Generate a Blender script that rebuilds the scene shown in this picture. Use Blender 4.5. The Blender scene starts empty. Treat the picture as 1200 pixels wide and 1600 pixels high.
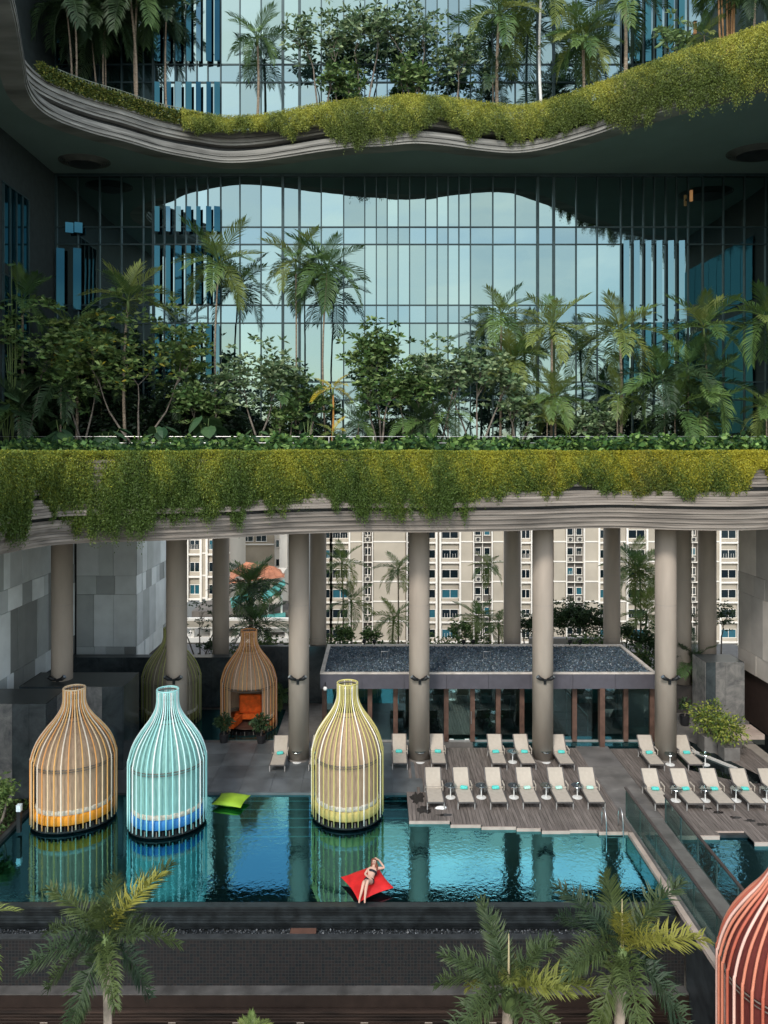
import bpy, math, random
import numpy as np
from mathutils import Vector, Matrix

# ------------------------------------------------------------------ camera, world, sun, exposure
sc = bpy.context.scene
C = sc.collection
CAMZ = 14.2; F = 1200.0; VX, VY = 590.0, 702.0
cam = bpy.data.objects.new('camera', bpy.data.cameras.new('camera'))
C.objects.link(cam)
cam.location = (0, 0, CAMZ); cam.rotation_euler = (math.pi/2, 0, 0)
cam.data.sensor_fit = 'VERTICAL'; cam.data.sensor_height = 36; cam.data.lens = 27.0
cam.data.shift_x = 10/1600; cam.data.shift_y = -98/1600
cam.data.clip_end = 5000; cam.data.clip_start = 0.1
sc.camera = cam
SUN_EL, SUN_AZ = math.radians(43), math.radians(200)   # azimuth measured from +Y clockwise: behind the camera, to its left
world = bpy.data.worlds.new('World'); sc.world = world; world.use_nodes = True
nt = world.node_tree; N = nt.nodes; L = nt.links
N.clear()
out = N.new('ShaderNodeOutputWorld'); bg = N.new('ShaderNodeBackground')
sky = N.new('ShaderNodeTexSky'); sky.sky_type = 'NISHITA'; sky.sun_disc = False
sky.sun_elevation = SUN_EL; sky.sun_rotation = SUN_AZ; sky.air_density = 1.3; sky.dust_density = 1.2; sky.ozone_density = 1.5
tc = N.new('ShaderNodeTexCoord'); mp = N.new('ShaderNodeMapping'); mp.inputs['Scale'].default_value = (1, 1, 2.6)
cn = N.new('ShaderNodeTexNoise'); cn.inputs['Scale'].default_value = 3.4; cn.inputs['Detail'].default_value = 6; cn.inputs['Roughness'].default_value = .55
cr = N.new('ShaderNodeValToRGB'); cr.color_ramp.elements[0].position = .40; cr.color_ramp.elements[1].position = .64
cmul = N.new('ShaderNodeMath'); cmul.operation = 'MULTIPLY'; cmul.inputs[1].default_value = .85
mixc = N.new('ShaderNodeMixRGB'); mixc.inputs['Color2'].default_value = (9.2, 9.5, 9.3, 1)
L.new(tc.outputs['Generated'], mp.inputs['Vector']); L.new(mp.outputs[0], cn.inputs['Vector'])
L.new(cn.outputs['Fac'], cr.inputs['Fac']); L.new(cr.outputs['Color'], cmul.inputs[0]); L.new(cmul.outputs[0], mixc.inputs['Fac'])
L.new(sky.outputs['Color'], mixc.inputs['Color1']); L.new(mixc.outputs['Color'], bg.inputs['Color'])
bg.inputs['Strength'].default_value = 0.13
L.new(bg.outputs[0], out.inputs[0])
sun = bpy.data.objects.new('sun', bpy.data.lights.new('sun', 'SUN')); C.objects.link(sun)
sun.data.energy = 1.3; sun.data.angle = math.radians(10); sun.data.color = (1, .95, .87)
sd = Vector((math.sin(SUN_AZ)*math.cos(SUN_EL), math.cos(SUN_AZ)*math.cos(SUN_EL), math.sin(SUN_EL)))
sun.rotation_euler = sd.to_track_quat('Z', 'Y').to_euler()
sc.view_settings.view_transform = 'Standard'; sc.view_settings.look = 'None'
sc.view_settings.exposure = 0.95; sc.view_settings.gamma = 1.0
sc.view_settings.use_curve_mapping = False
sc.cycles.max_bounces = 8; sc.cycles.transparent_max_bounces = 12; sc.cycles.diffuse_bounces = 3
sc.cycles.use_denoising = True

random.seed(7)
rng = np.random.default_rng(11)
R = math.radians
def P(px, py, Y):                     # the place of a picture point at depth Y
    return Vector(((px-VX)*Y/F, Y, CAMZ-(py-VY)*Y/F))

# ------------------------------------------------------------------ materials
MATS = {}
def mat(name, col, rough=.7, metal=0, var=.12, scale=3., bump=0., bscale=None, spec=.3, col2=None, stretch=(1,1,1), rand=0., coords='Object'):
    if name in MATS: return MATS[name]
    m = bpy.data.materials.new(name); m.use_nodes = True; MATS[name] = m
    t = m.node_tree; n = t.nodes; l = t.links; b = n['Principled BSDF']
    b.inputs['Roughness'].default_value = rough; b.inputs['Metallic'].default_value = metal
    b.inputs['Specular IOR Level'].default_value = spec
    tc = n.new('ShaderNodeTexCoord'); mp = n.new('ShaderNodeMapping'); mp.inputs['Scale'].default_value = stretch
    l.new(tc.outputs[coords], mp.inputs['Vector'])
    ns = n.new('ShaderNodeTexNoise'); ns.inputs['Scale'].default_value = scale; ns.inputs['Detail'].default_value = 5
    l.new(mp.outputs[0], ns.inputs['Vector'])
    mx = n.new('ShaderNodeMixRGB')
    c = Vector(col); c2 = Vector(col2) if col2 else c*(1-var*2)
    c1 = c if col2 else c*(1+var)
    mx.inputs['Color1'].default_value = (*c1, 1); mx.inputs['Color2'].default_value = (*c2, 1)
    rp = n.new('ShaderNodeValToRGB'); rp.color_ramp.elements[0].position = .3; rp.color_ramp.elements[1].position = .7
    l.new(ns.outputs['Fac'], rp.inputs['Fac']); l.new(rp.outputs['Color'], mx.inputs['Fac'])
    o = mx.outputs['Color']
    if rand:
        oi = n.new('ShaderNodeObjectInfo'); mr = n.new('ShaderNodeMapRange')
        mr.inputs['To Min'].default_value = 1-rand; mr.inputs['To Max'].default_value = 1+rand
        l.new(oi.outputs['Random'], mr.inputs['Value'])
        vm = n.new('ShaderNodeVectorMath'); vm.operation = 'SCALE'; l.new(o, vm.inputs[0]); l.new(mr.outputs[0], vm.inputs['Scale']); o = vm.outputs[0]
    l.new(o, b.inputs['Base Color'])
    if bump:
        bn = n.new('ShaderNodeTexNoise'); bn.inputs['Scale'].default_value = bscale or scale*8; bn.inputs['Detail'].default_value = 4
        l.new(mp.outputs[0], bn.inputs['Vector'])
        bp = n.new('ShaderNodeBump'); bp.inputs['Strength'].default_value = bump; bp.inputs['Distance'].default_value = .03
        l.new(bn.outputs['Fac'], bp.inputs['Height']); l.new(bp.outputs[0], b.inputs['Normal'])
    return m

def leafmat(name, col, col2, tipcol=None, nscale=1.2, trans=.3, attr=False, rough=.5):
    if name in MATS: return MATS[name]
    m = bpy.data.materials.new(name); m.use_nodes = True; MATS[name] = m
    t = m.node_tree; n = t.nodes; l = t.links; b = n['Principled BSDF']; o = n['Material Output']
    b.inputs['Roughness'].default_value = rough; b.inputs['Specular IOR Level'].default_value = .3
    if attr:
        a = n.new('ShaderNodeAttribute'); a.attribute_name = 'tint'; c = a.outputs['Color']
    else:
        tc = n.new('ShaderNodeTexCoord'); ns = n.new('ShaderNodeTexNoise'); ns.inputs['Scale'].default_value = nscale
        l.new(tc.outputs['Object'], ns.inputs['Vector'])
        oi = n.new('ShaderNodeObjectInfo'); ad = n.new('ShaderNodeMath'); ad.operation = 'ADD'
        mu = n.new('ShaderNodeMath'); mu.operation = 'MULTIPLY_ADD'; mu.inputs[1].default_value = .9; mu.inputs[2].default_value = -.45
        l.new(oi.outputs['Random'], mu.inputs[0]); l.new(mu.outputs[0], ad.inputs[0]); l.new(ns.outputs['Fac'], ad.inputs[1])
        mx = n.new('ShaderNodeMixRGB'); mx.inputs['Color1'].default_value = (*col, 1); mx.inputs['Color2'].default_value = (*col2, 1)
        ad.use_clamp = True; l.new(ad.outputs[0], mx.inputs['Fac']); c = mx.outputs['Color']
    l.new(c, b.inputs['Base Color'])
    tr = n.new('ShaderNodeBsdfTranslucent'); l.new(c, tr.inputs['Color'])
    ms = n.new('ShaderNodeMixShader'); ms.inputs['Fac'].default_value = trans
    l.new(b.outputs[0], ms.inputs[1]); l.new(tr.outputs[0], ms.inputs[2]); l.new(ms.outputs[0], o.inputs['Surface'])
    return m

def mirrormat(name, tint, base, fac, rough=.02, wave=.0, wscale=.6, rand=.0):
    """coated glazing: part mirror, part dark interior"""
    if name in MATS: return MATS[name]
    m = bpy.data.materials.new(name); m.use_nodes = True; MATS[name] = m
    t = m.node_tree; n = t.nodes; l = t.links; o = n['Material Output']; b = n['Principled BSDF']
    b.inputs['Base Color'].default_value = (*base, 1); b.inputs['Roughness'].default_value = .5; b.inputs['Specular IOR Level'].default_value = .0
    g = n.new('ShaderNodeBsdfGlossy'); g.inputs['Color'].default_value = (*tint, 1); g.inputs['Roughness'].default_value = rough
    ms = n.new('ShaderNodeMixShader'); ms.inputs['Fac'].default_value = fac
    if rand:
        oi = n.new('ShaderNodeObjectInfo'); mr = n.new('ShaderNodeMapRange')
        mr.inputs['To Min'].default_value = fac-rand; mr.inputs['To Max'].default_value = fac+rand*.6
        l.new(oi.outputs['Random'], mr.inputs['Value']); l.new(mr.outputs[0], ms.inputs['Fac'])
    if wave:
        tc = n.new('ShaderNodeTexCoord'); ns = n.new('ShaderNodeTexNoise'); ns.inputs['Scale'].default_value = wscale
        l.new(tc.outputs['Object'], ns.inputs['Vector'])
        bp = n.new('ShaderNodeBump'); bp.inputs['Strength'].default_value = wave; bp.inputs['Distance'].default_value = .02
        l.new(ns.outputs['Fac'], bp.inputs['Height']); l.new(bp.outputs[0], g.inputs['Normal'])
    l.new(b.outputs[0], ms.inputs[1]); l.new(g.outputs[0], ms.inputs[2]); l.new(ms.outputs[0], o.inputs['Surface'])
    return m

def clearmat(name, tint, gloss, alpha):
    """clear glass: see-through with a tint and a weak reflection"""
    if name in MATS: return MATS[name]
    m = bpy.data.materials.new(name); m.use_nodes = True; MATS[name] = m
    t = m.node_tree; n = t.nodes; l = t.links; o = n['Material Output']
    n.remove(n['Principled BSDF'])
    tr = n.new('ShaderNodeBsdfTransparent'); tr.inputs['Color'].default_value = (*tint, 1)
    g = n.new('ShaderNodeBsdfGlossy'); g.inputs['Color'].default_value = (*gloss, 1); g.inputs['Roughness'].default_value = .03
    ms = n.new('ShaderNodeMixShader'); ms.inputs['Fac'].default_value = alpha
    l.new(tr.outputs[0], ms.inputs[1]); l.new(g.outputs[0], ms.inputs[2]); l.new(ms.outputs[0], o.inputs['Surface'])
    return m

# ------------------------------------------------------------------ mesh helpers
class MB:
    def __init__(s): s.v = []; s.f = []
    def box(s, x0, x1, y0, y1, z0, z1):
        i = len(s.v)
        s.v += [(x0,y0,z0),(x1,y0,z0),(x1,y1,z0),(x0,y1,z0),(x0,y0,z1),(x1,y0,z1),(x1,y1,z1),(x0,y1,z1)]
        s.f += [(i,i+3,i+2,i+1),(i+4,i+5,i+6,i+7),(i,i+1,i+5,i+4),(i+1,i+2,i+6,i+5),(i+2,i+3,i+7,i+6),(i+3,i,i+4,i+7)]
        return s
    def bbox(s, x0, x1, y0, y1, z0, z1, b=.01):     # box with chamfered vertical and top edges
        i = len(s.v)
        for z, o in ((z0, 0), (z1-b, 0), (z1, b)):
            s.v += [(x0+b+o*0,y0+o,z),(x1-b,y0+o,z),(x1-o,y0+b,z),(x1-o,y1-b,z),(x1-b,y1-o,z),(x0+b,y1-o,z),(x0+o,y1-b,z),(x0+o,y0+b,z)]
        for k in range(2):
            for j in range(8): s.f.append((i+k*8+j, i+k*8+(j+1)%8, i+k*8+8+(j+1)%8, i+k*8+8+j))
        s.f.append(tuple(i+16+j for j in range(8))); s.f.append(tuple(i+7-j for j in range(8)))
        return s
    def obox(s, p, ux, uy, uz):                     # oriented box: centre and half vectors
        i = len(s.v); p, ux, uy, uz = map(Vector, (p, ux, uy, uz))
        for c in ((-1,-1,-1),(1,-1,-1),(1,1,-1),(-1,1,-1),(-1,-1,1),(1,-1,1),(1,1,1),(-1,1,1)):
            s.v.append(tuple(p+ux*c[0]+uy*c[1]+uz*c[2]))
        s.f += [(i,i+3,i+2,i+1),(i+4,i+5,i+6,i+7),(i,i+1,i+5,i+4),(i+1,i+2,i+6,i+5),(i+2,i+3,i+7,i+6),(i+3,i,i+4,i+7)]
        return s
    def bar(s, a, b, w, h=None):
        a, b = Vector(a), Vector(b); d = b-a; h = h or w
        up = Vector((0,0,1)) if abs(d.normalized().z) < .95 else Vector((0,1,0))
        x = d.cross(up).normalized(); y = x.cross(d).normalized()
        return s.obox((a+b)/2, x*w/2, d/2, y*h/2)
    def tube(s, pts, rad, n=6, cap=True):
        pts = [Vector(p) for p in pts]; i0 = len(s.v)
        if not hasattr(rad, '__len__'): rad = [rad]*len(pts)
        px = None
        for k, p in enumerate(pts):
            d = (pts[min(k+1, len(pts)-1)]-pts[max(k-1, 0)]).normalized()
            if px is None: px = d.orthogonal().normalized()
            else: px = (px-d*px.dot(d)).normalized()
            py = d.cross(px)
            for j in range(n):
                a = 2*math.pi*j/n; s.v.append(tuple(p+px*math.cos(a)*rad[k]+py*math.sin(a)*rad[k]))
        for k in range(len(pts)-1):
            for j in range(n):
                a = i0+k*n+j; b = i0+k*n+(j+1)%n; s.f.append((a, b, b+n, a+n))
        if cap:
            s.f.append(tuple(i0+n-1-j for j in range(n))); e = i0+(len(pts)-1)*n; s.f.append(tuple(e+j for j in range(n)))
        return s
    def lathe(s, prof, n=24, sx=1, sy=1, a0=0, a1=2*math.pi, c=(0,0), ripple=0, rn=0, capb=False, capt=False):
        i0 = len(s.v); full = abs(a1-a0-2*math.pi) < 1e-6; m = n if full else n+1
        for r, z in prof:
            for j in range(m):
                a = a0+(a1-a0)*j/n; q = r*(1+ripple*math.sin(rn*a))
                s.v.append((c[0]+q*math.cos(a)*sx, c[1]+q*math.sin(a)*sy, z))
        for k in range(len(prof)-1):
            for j in range(n):
                a = i0+k*m+j; b = i0+k*m+(j+1)%m; s.f.append((a, b, b+m, a+m))
        if capb: s.f.append(tuple(i0+m-1-j for j in range(m)))
        if capt: e = i0+(len(prof)-1)*m; s.f.append(tuple(e+j for j in range(m)))
        return s
    def poly(s, pts, z0, z1):                       # extruded outline (counter-clockwise)
        i = len(s.v); n = len(pts)
        s.v += [(x, y, z0) for x, y in pts]+[(x, y, z1) for x, y in pts]
        s.f.append(tuple(i+n-1-j for j in range(n))); s.f.append(tuple(i+n+j for j in range(n)))
        for j in range(n): s.f.append((i+j, i+(j+1)%n, i+n+(j+1)%n, i+n+j))
        return s
    def mesh(s, name, m, smooth=False):
        me = bpy.data.meshes.new(name); me.from_pydata([tuple(v) for v in s.v], [], s.f); me.update()
        if m: me.materials.append(m)
        if smooth: me.polygons.foreach_set('use_smooth', [True]*len(me.polygons))
        return me
    def build(s, name, m, parent=None, loc=None, smooth=False, **kw):
        return ob(name, s.mesh(name, m, smooth), parent, loc, **kw)

def ob(name, me, parent=None, loc=None, rot=None, label=None, cat=None, group=None, kind=None, scale=None):
    o = bpy.data.objects.new(name, me); C.objects.link(o)
    if parent: o.parent = parent
    if loc is not None: o.location = loc
    if rot is not None: o.rotation_euler = rot
    if scale is not None: o.scale = scale if hasattr(scale, '__len__') else (scale,)*3
    return tag(o, label, cat, group, kind)
def tag(o, label=None, cat=None, group=None, kind=None):
    if label: o['label'] = label
    if cat: o['category'] = cat
    if group: o['group'] = group
    if kind: o['kind'] = kind
    return o
def thing(name, label, cat, loc=(0,0,0), rz=0, group=None):
    return ob(name, None, None, loc, (0,0,rz), label, cat, group)
def copytree(o, parent=None):
    c = o.copy(); C.objects.link(c); c.parent = parent
    for ch in KIDS.get(o.name, ()) or [x for x in o.children]: copytree(ch, c)
    return c
KIDS = {}

def crom(pts, n=10):                                # smooth curve through points
    pts = [Vector(p) for p in pts]; r = []
    for i in range(len(pts)-1):
        p0 = pts[max(i-1,0)]; p1 = pts[i]; p2 = pts[i+1]; p3 = pts[min(i+2,len(pts)-1)]
        for k in range(n):
            t = k/n
            r.append(.5*((2*p1)+(p2-p0)*t+(2*p0-5*p1+4*p2-p3)*t*t+(3*p1-p0-3*p2+p3)*t**3))
    r.append(pts[-1]); return r

def leaves(name, Pn, D, Ln, W, col, m, parent=None, up=None, **kw):
    """many small leaves in one mesh; Pn,D arrays (n,3), Ln,W arrays or numbers, col (n,3)"""
    n = len(Pn); D = D/np.linalg.norm(D, axis=1, keepdims=True)
    q = rng.normal(size=(n,3)) if up is None else np.cross(D, up)+rng.normal(size=(n,3))*.25
    S = np.cross(D, q) if up is None else q
    S /= np.linalg.norm(S, axis=1, keepdims=True)+1e-9
    Ln = np.broadcast_to(Ln, (n,))[:,None]; W = np.broadcast_to(W, (n,))[:,None]
    V = np.empty((n,4,3)); V[:,0] = Pn; V[:,1] = Pn+D*Ln*.5+S*W*.5; V[:,2] = Pn+D*Ln; V[:,3] = Pn+D*Ln*.5-S*W*.5
    V[:,2,2] -= Ln[:,0]*.12
    me = bpy.data.meshes.new(name); me.vertices.add(4*n); me.vertices.foreach_set('co', V.ravel())
    me.loops.add(4*n); me.loops.foreach_set('vertex_index', np.arange(4*n, dtype=np.int32))
    me.polygons.add(n); me.polygons.foreach_set('loop_start', np.arange(0, 4*n, 4, dtype=np.int32))
    me.update(calc_edges=True)
    ca = me.color_attributes.new('tint', 'FLOAT_COLOR', 'POINT')
    cc = np.ones((n,4,4), dtype=np.float32); cc[:,:,:3] = col[:,None,:]
    ca.data.foreach_set('color', cc.ravel()); me.materials.append(m)
    return ob(name, me, parent, **kw)
def tints(n, cols, weights=None, jit=.18):
    cols = np.array(cols); k = rng.choice(len(cols), n, p=weights)
    return cols[k]*(1+rng.normal(size=(n,1))*jit).clip(.4, 1.7)
def vnoise(x, seed=0):                              # smooth 1-D noise in -1..1
    r = np.random.default_rng(seed); t = r.uniform(-1, 1, 4096); x = np.asarray(x); i = np.floor(x).astype(int); f = x-i
    f = f*f*(3-2*f); return t[i % 4096]*(1-f)+t[(i+1) % 4096]*f

# ------------------------------------------------------------------ shared materials
concrete = mat('concrete', (.36,.33,.30), .85, var=.1, scale=1.5, bump=.15)
column_m = mat('column_plaster', (.315,.268,.222), .8, var=.12, scale=1.2, bump=.06, stretch=(1,1,.25))
band_m = mat('terrace_band', (.37,.34,.305), .8, var=.3, scale=1.2, bump=.15, stretch=(.3,.3,9), coords='Generated')
band_m = mat('terrace_strata', (.25,.215,.185), .8, var=.26, scale=1.1, bump=.12, stretch=(.25,1,7), rand=.2)
band_up = mat('terrace_strata_upper', (.24,.235,.215), .8, var=.26, scale=1.1, bump=.12, stretch=(.25,1,7), rand=.25)
soffit_m = mat('soffit_paint', (.165,.23,.21), .75, var=.05, scale=.4)
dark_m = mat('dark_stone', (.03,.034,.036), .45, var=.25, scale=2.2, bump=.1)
black_m = mat('black_metal', (.012,.013,.014), .5, spec=.3)
white_m = mat('white_metal', (.72,.72,.7), .45, var=.03)
steel_m = mat('steel', (.5,.5,.5), .3, metal=.9, var=.05)
bark_m = mat('palm_bark', (.27,.215,.16), .85, var=.25, scale=6, stretch=(1,1,3), bump=.3)
barkg_m = mat('grey_bark', (.17,.145,.12), .85, var=.25, scale=5, bump=.3)
shaft_m = mat('crown_shaft', (.13,.19,.06), .5, var=.15)
leaf_a = leafmat('leaf_tint', None, None, attr=True, trans=.28)
frond_g = leafmat('frond_green', (.05,.11,.035), (.13,.21,.055), nscale=.9, trans=.25)
frond_l = leafmat('frond_light', (.12,.18,.045), (.25,.29,.08), nscale=.9, trans=.3)
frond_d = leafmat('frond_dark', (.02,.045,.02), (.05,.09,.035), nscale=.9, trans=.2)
frond_y = leafmat('frond_yellow', (.45,.34,.03), (.5,.42,.05), nscale=.9, trans=.3)
# ------------------------------------------------------------------ setting: ground far below, podium, pools
MB().box(-1500,1500,-300,3000,-14.5,-14).build('ground', mat('city_ground', (.12,.12,.11), .9, scale=.02), kind='structure')

def floor_slab(name, pts, z1, m, z0=-.6):
    return MB().poly(pts, z0, z1).build(name, m, kind='structure')
terr_m = mat('wet_slate_floor', (.10,.11,.115), .35, var=.25, scale=.8, bump=.08, spec=.5)
path_m = mat('granite_path', (.135,.125,.118), .6, var=.18, scale=1.0, bump=.12)
path2_m = mat('sandstone_path', (.30,.265,.225), .75, var=.25, scale=.6, bump=.1)
podium = MB().box(-32,32,24.6,56,-14,-1.75).build('podium_base', concrete, kind='structure')
# terrace floor left and centre, around pavilion
MB().box(-19,2.0,31.75,37.2,-1.7,-.004).build('slate_terrace', terr_m, kind='structure')
MB().box(-26,26,37.2,56,-1.7,-.004).build('rear_terrace', mat('rear_paving', (.14,.13,.12), .7, bump=.1), kind='structure')
# stone slabs drawn on the slate terrace: joints are recessed gaps between thin pieces
sl = thing('slate_paving', 'dark slate paving between the pool and the columns', 'paving')
for i in range(9):
    for j in range(4):
        x0 = -9.6+i*1.28; y0 = 31.8+j*1.33
        MB().box(x0+.01, x0+1.27, y0+.01, y0+1.32, -.003, .012+random.random()*.003).build('paving_slab', mat('slate_slab', (.105,.115,.12), .38, var=.22, scale=1.1, bump=.06, spec=.5, rand=.18), sl)

# pool basin and water
tile_m = mat('pool_tile', (.004,.022,.026), .4, var=.3, scale=1.6)
PX0, PX1, PY0, PY1 = -13.8, 9.28, 24.0, 31.75
MB().box(PX0, PX1, PY0+.25, PY1, -1.7, -1.3).build('pool_floor', tile_m, kind='structure')
MB().box(PX0, PX1, PY0, PY0+.25, -1.7, -.10).build('pool_edge_wall', tile_m, kind='structure')
nos = mat('step_nosing', (.85,.9,.9), .5)
for k in range(5):                       # submerged steps at the far side
    y = PY1-.42*(k+1)
    s = MB().box(-5.9, 2.0, y, PY1-.001*k, -1.3+.0, -.16-.15*k).build('pool_step', tile_m, kind='structure')
    MB().box(-5.9, 2.0, y-.012, y+.05, -.16-.15*k-.01, -.16-.15*k+.006).build('step_edge', nos, s)
def watermat(name, tint, gl, fac, bstr, scale):
    m = bpy.data.materials.new(name); m.use_nodes = True; t = m.node_tree; n = t.nodes; l = t.links; o = n['Material Output']
    n.remove(n['Principled BSDF'])
    tr = n.new('ShaderNodeBsdfTransparent'); tr.inputs['Color'].default_value = (*tint, 1)
    g = n.new('ShaderNodeBsdfGlossy'); g.inputs['Color'].default_value = (*gl, 1); g.inputs['Roughness'].default_value = .02
    tc = n.new('ShaderNodeTexCoord'); mp = n.new('ShaderNodeMapping'); mp.inputs['Scale'].default_value = (1, 1.0, 1)
    ns = n.new('ShaderNodeTexNoise'); ns.inputs['Scale'].default_value = scale; ns.inputs['Detail'].default_value = 3; ns.inputs['Distortion'].default_value = .4
    big = n.new('ShaderNodeTexNoise'); big.inputs['Scale'].default_value = .35
    rp = n.new('ShaderNodeMapRange'); rp.inputs['From Min'].default_value = .42; rp.inputs['From Max'].default_value = .62
    rp.inputs['To Min'].default_value = bstr*.35; rp.inputs['To Max'].default_value = bstr
    bp = n.new('ShaderNodeBump'); bp.inputs['Distance'].default_value = .02
    l.new(tc.outputs['Object'], mp.inputs['Vector']); l.new(mp.outputs[0], ns.inputs['Vector']); l.new(mp.outputs[0], big.inputs['Vector'])
    l.new(big.outputs['Fac'], rp.inputs['Value']); l.new(rp.outputs[0], bp.inputs['Strength'])
    l.new(ns.outputs['Fac'], bp.inputs['Height']); l.new(bp.outputs[0], g.inputs['Normal'])
    fr = n.new('ShaderNodeFresnel'); fr.inputs['IOR'].default_value = 1.33
    ad = n.new('ShaderNodeMath'); ad.operation = 'ADD'; ad.use_clamp = True; ad.inputs[1].default_value = fac
    l.new(fr.outputs[0], ad.inputs[0])
    ms = n.new('ShaderNodeMixShader'); l.new(ad.outputs[0], ms.inputs['Fac'])
    l.new(tr.outputs[0], ms.inputs[1]); l.new(g.outputs[0], ms.inputs[2]); l.new(ms.outputs[0], o.inputs['Surface'])
    return m
water_m = watermat('pool_water', (.22,.62,.66), (.21,.65,.75), .42, .22, 6)
ws = MB(); ws.v = [(PX0+.02,PY0+.26,-.09),(PX1-.02,PY0+.26,-.09),(PX1-.02,PY1-.02,-.09),(PX0+.02,PY1-.02,-.09)]; ws.f = [(0,1,2,3)]; ws.build('water', water_m, kind='structure')
# infinity edge, lower channel and tiled walls in front of the pool
tilef = bpy.data.materials.new('mosaic_tile'); tilef.use_nodes = True
def gridmat(m, cw, ch, c1, c2, mortar, rough):
    t = m.node_tree; n = t.nodes; l = t.links; b = n['Principled BSDF']; b.inputs['Roughness'].default_value = rough; b.inputs['Specular IOR Level'].default_value = .12
    tc = n.new('ShaderNodeTexCoord'); sp = n.new('ShaderNodeSeparateXYZ'); cb = n.new('ShaderNodeCombineXYZ')
    l.new(tc.outputs['Object'], sp.inputs[0]); l.new(sp.outputs['X'], cb.inputs['X']); l.new(sp.outputs['Z'], cb.inputs['Y'])
    br = n.new('ShaderNodeTexBrick'); br.offset = 0; br.inputs['Scale'].default_value = 1
    br.inputs['Brick Width'].default_value = cw; br.inputs['Row Height'].default_value = ch; br.inputs['Mortar Size'].default_value = .009
    br.inputs['Color1'].default_value = (*c1, 1); br.inputs['Color2'].default_value = (*c2, 1); br.inputs['Mortar'].default_value = (*mortar, 1)
    l.new(cb.outputs[0], br.inputs['Vector']); l.new(br.outputs['Color'], b.inputs['Base Color'])
    bp = n.new('ShaderNodeBump'); bp.inputs['Strength'].default_value = .5; bp.inputs['Distance'].default_value = .01; bp.invert = True
    l.new(br.outputs['Fac'], bp.inputs['Height']); l.new(bp.outputs[0], b.inputs['Normal'])
    return m
gridmat(tilef, .10, .10, (.012,.014,.016), (.022,.018,.018), (.028,.029,.028), .5)
ie = thing('infinity_edge', 'dark infinity edge wall the pool water spills over', 'pool wall', (0,24,0))
MB().box(PX0, 9.28, -.02, .24, -.10, -.092).build('lip', mat('wet_lip', (.022,.03,.032), .3, spec=.3), ie)
for k in range(8):                        # narrow strata of the weir wall
    z1 = -.10-k*.08
    MB().box(PX0, 9.28, -.03-.012*(k % 2)-.008*k, .02, z1-.066, z1).build('weir_course', mat('weir_stone', (.018,.022,.024), .35, var=.3, spec=.35, rand=.4), ie)
MB().box(-20, 9.3, 23.45, 24.0, -1.7, -.80).build('channel_bed', dark_m, kind='structure')
# gravel in the channel
n = 9000; gx = rng.uniform(-15.5, 9.25, n); gy = rng.uniform(23.5, 23.95, n); gz = -.80+rng.random(n)*.05
gd = rng.normal(size=(n,3)); leaves('channel_gravel', np.stack([gx,gy,gz],1), gd, rng.uniform(.04,.09,n), rng.uniform(.03,.07,n), tints(n, [(.03,.035,.04),(.09,.1,.11),(.2,.21,.22)], [.6,.3,.1]), leaf_a, kind='stuff')
MB().box(-2.7, -1.9, 23.5, 23.96, -.8, -.70).build('channel_cover', mat('rusty_cover', (.10,.05,.035), .7), label='rust brown cover plate lying in the gravel channel', cat='cover plate')
tw = thing('tiled_wall', 'dark wall of small square mosaic tiles below the pool', 'wall', (0,23.3,0))
MB().box(-22, 9.3, 0, .14, -2.3, -.66).build('tile_face', tilef, tw)
MB().box(-22, 9.3, -.03, .16, -.655, -.60).build('coping', mat('wet_coping', (.035,.038,.04), .5, var=.2, spec=.2), tw)
lw = thing('lower_wall', 'brown slatted wall with pale ledge along the bottom of the photograph', 'wall', (0,22.95,0))
MB().box(-22, 9.3, -.02, .35, -2.10, -2.07).build('ledge', mat('pale_ledge', (.085,.08,.075), .55, var=.25, scale=1.5), lw)
brown_m = mat('brown_slat', (.030,.018,.013), .45, var=.4, scale=2, stretch=(.3,1,4), rand=.3, spec=.5)
MB().box(-22, 9.3, -.02, .30, -3.0, -2.11).build('face', mat('wet_brown', (.022,.014,.011), .4), lw)
MB().box(-22, 9.3, -.09, -.03, -3.0, -2.46).build('backing', mat('wet_brown', (.03,.02,.016), .4), lw)
for k in range(14):
    z = -2.50-k*.085; MB().box(-22, 9.3, -.14-k*.008, -.085, z-.058, z).build('slat', brown_m, lw)
for k in range(9):
    x = -10+k*1.9; MB().box(x, x+.22, -.21, -.19, -2.80, -2.78).build('slot_light', mat('pale_slot', (.3,.25,.2), .5), lw)
MB().box(-22, 9.3, 14, 22.5, -14, -3.9).build('lower_roof', dark_m, kind='structure')

# pool coping strip right, walkway, second pool
cop_m = mat('pink_coping', (.42,.335,.285), .6, var=.12, scale=2)
MB().box(9.32, 9.44, 14.1, 23.2, -14, -.13).build('walkway_base', dark_m, kind='structure')
MB().box(9.28, 9.45, 14.0, 28.45, -.12, .012).build('pool_coping', cop_m, kind='structure')
MB().box(9.46, 11.0, 14.0, 37.0, -1.7, 0).build('walkway', path_m, kind='structure')
for k in range(12):
    MB().box(9.5, 10.98, 20+k*1.2, 21.17+k*1.2, 0, .012).build('paving_slab', mat('walk_slab', (.15,.14,.13), .6, var=.2, scale=1.3, bump=.1, rand=.1), bpy.data.objects['walkway'])
pool2 = MB().box(11.0, 26, 18, 28.8, -1.7, -1.0).build('small_pool_floor', tile_m, kind='structure')
MB().box(11.02, 25.9, 18, 28.6, -.16, -.12).build('small_pool_water', watermat('small_water', (.25,.65,.7), (.22,.6,.72), .28, .5, 5), kind='structure')

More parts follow.
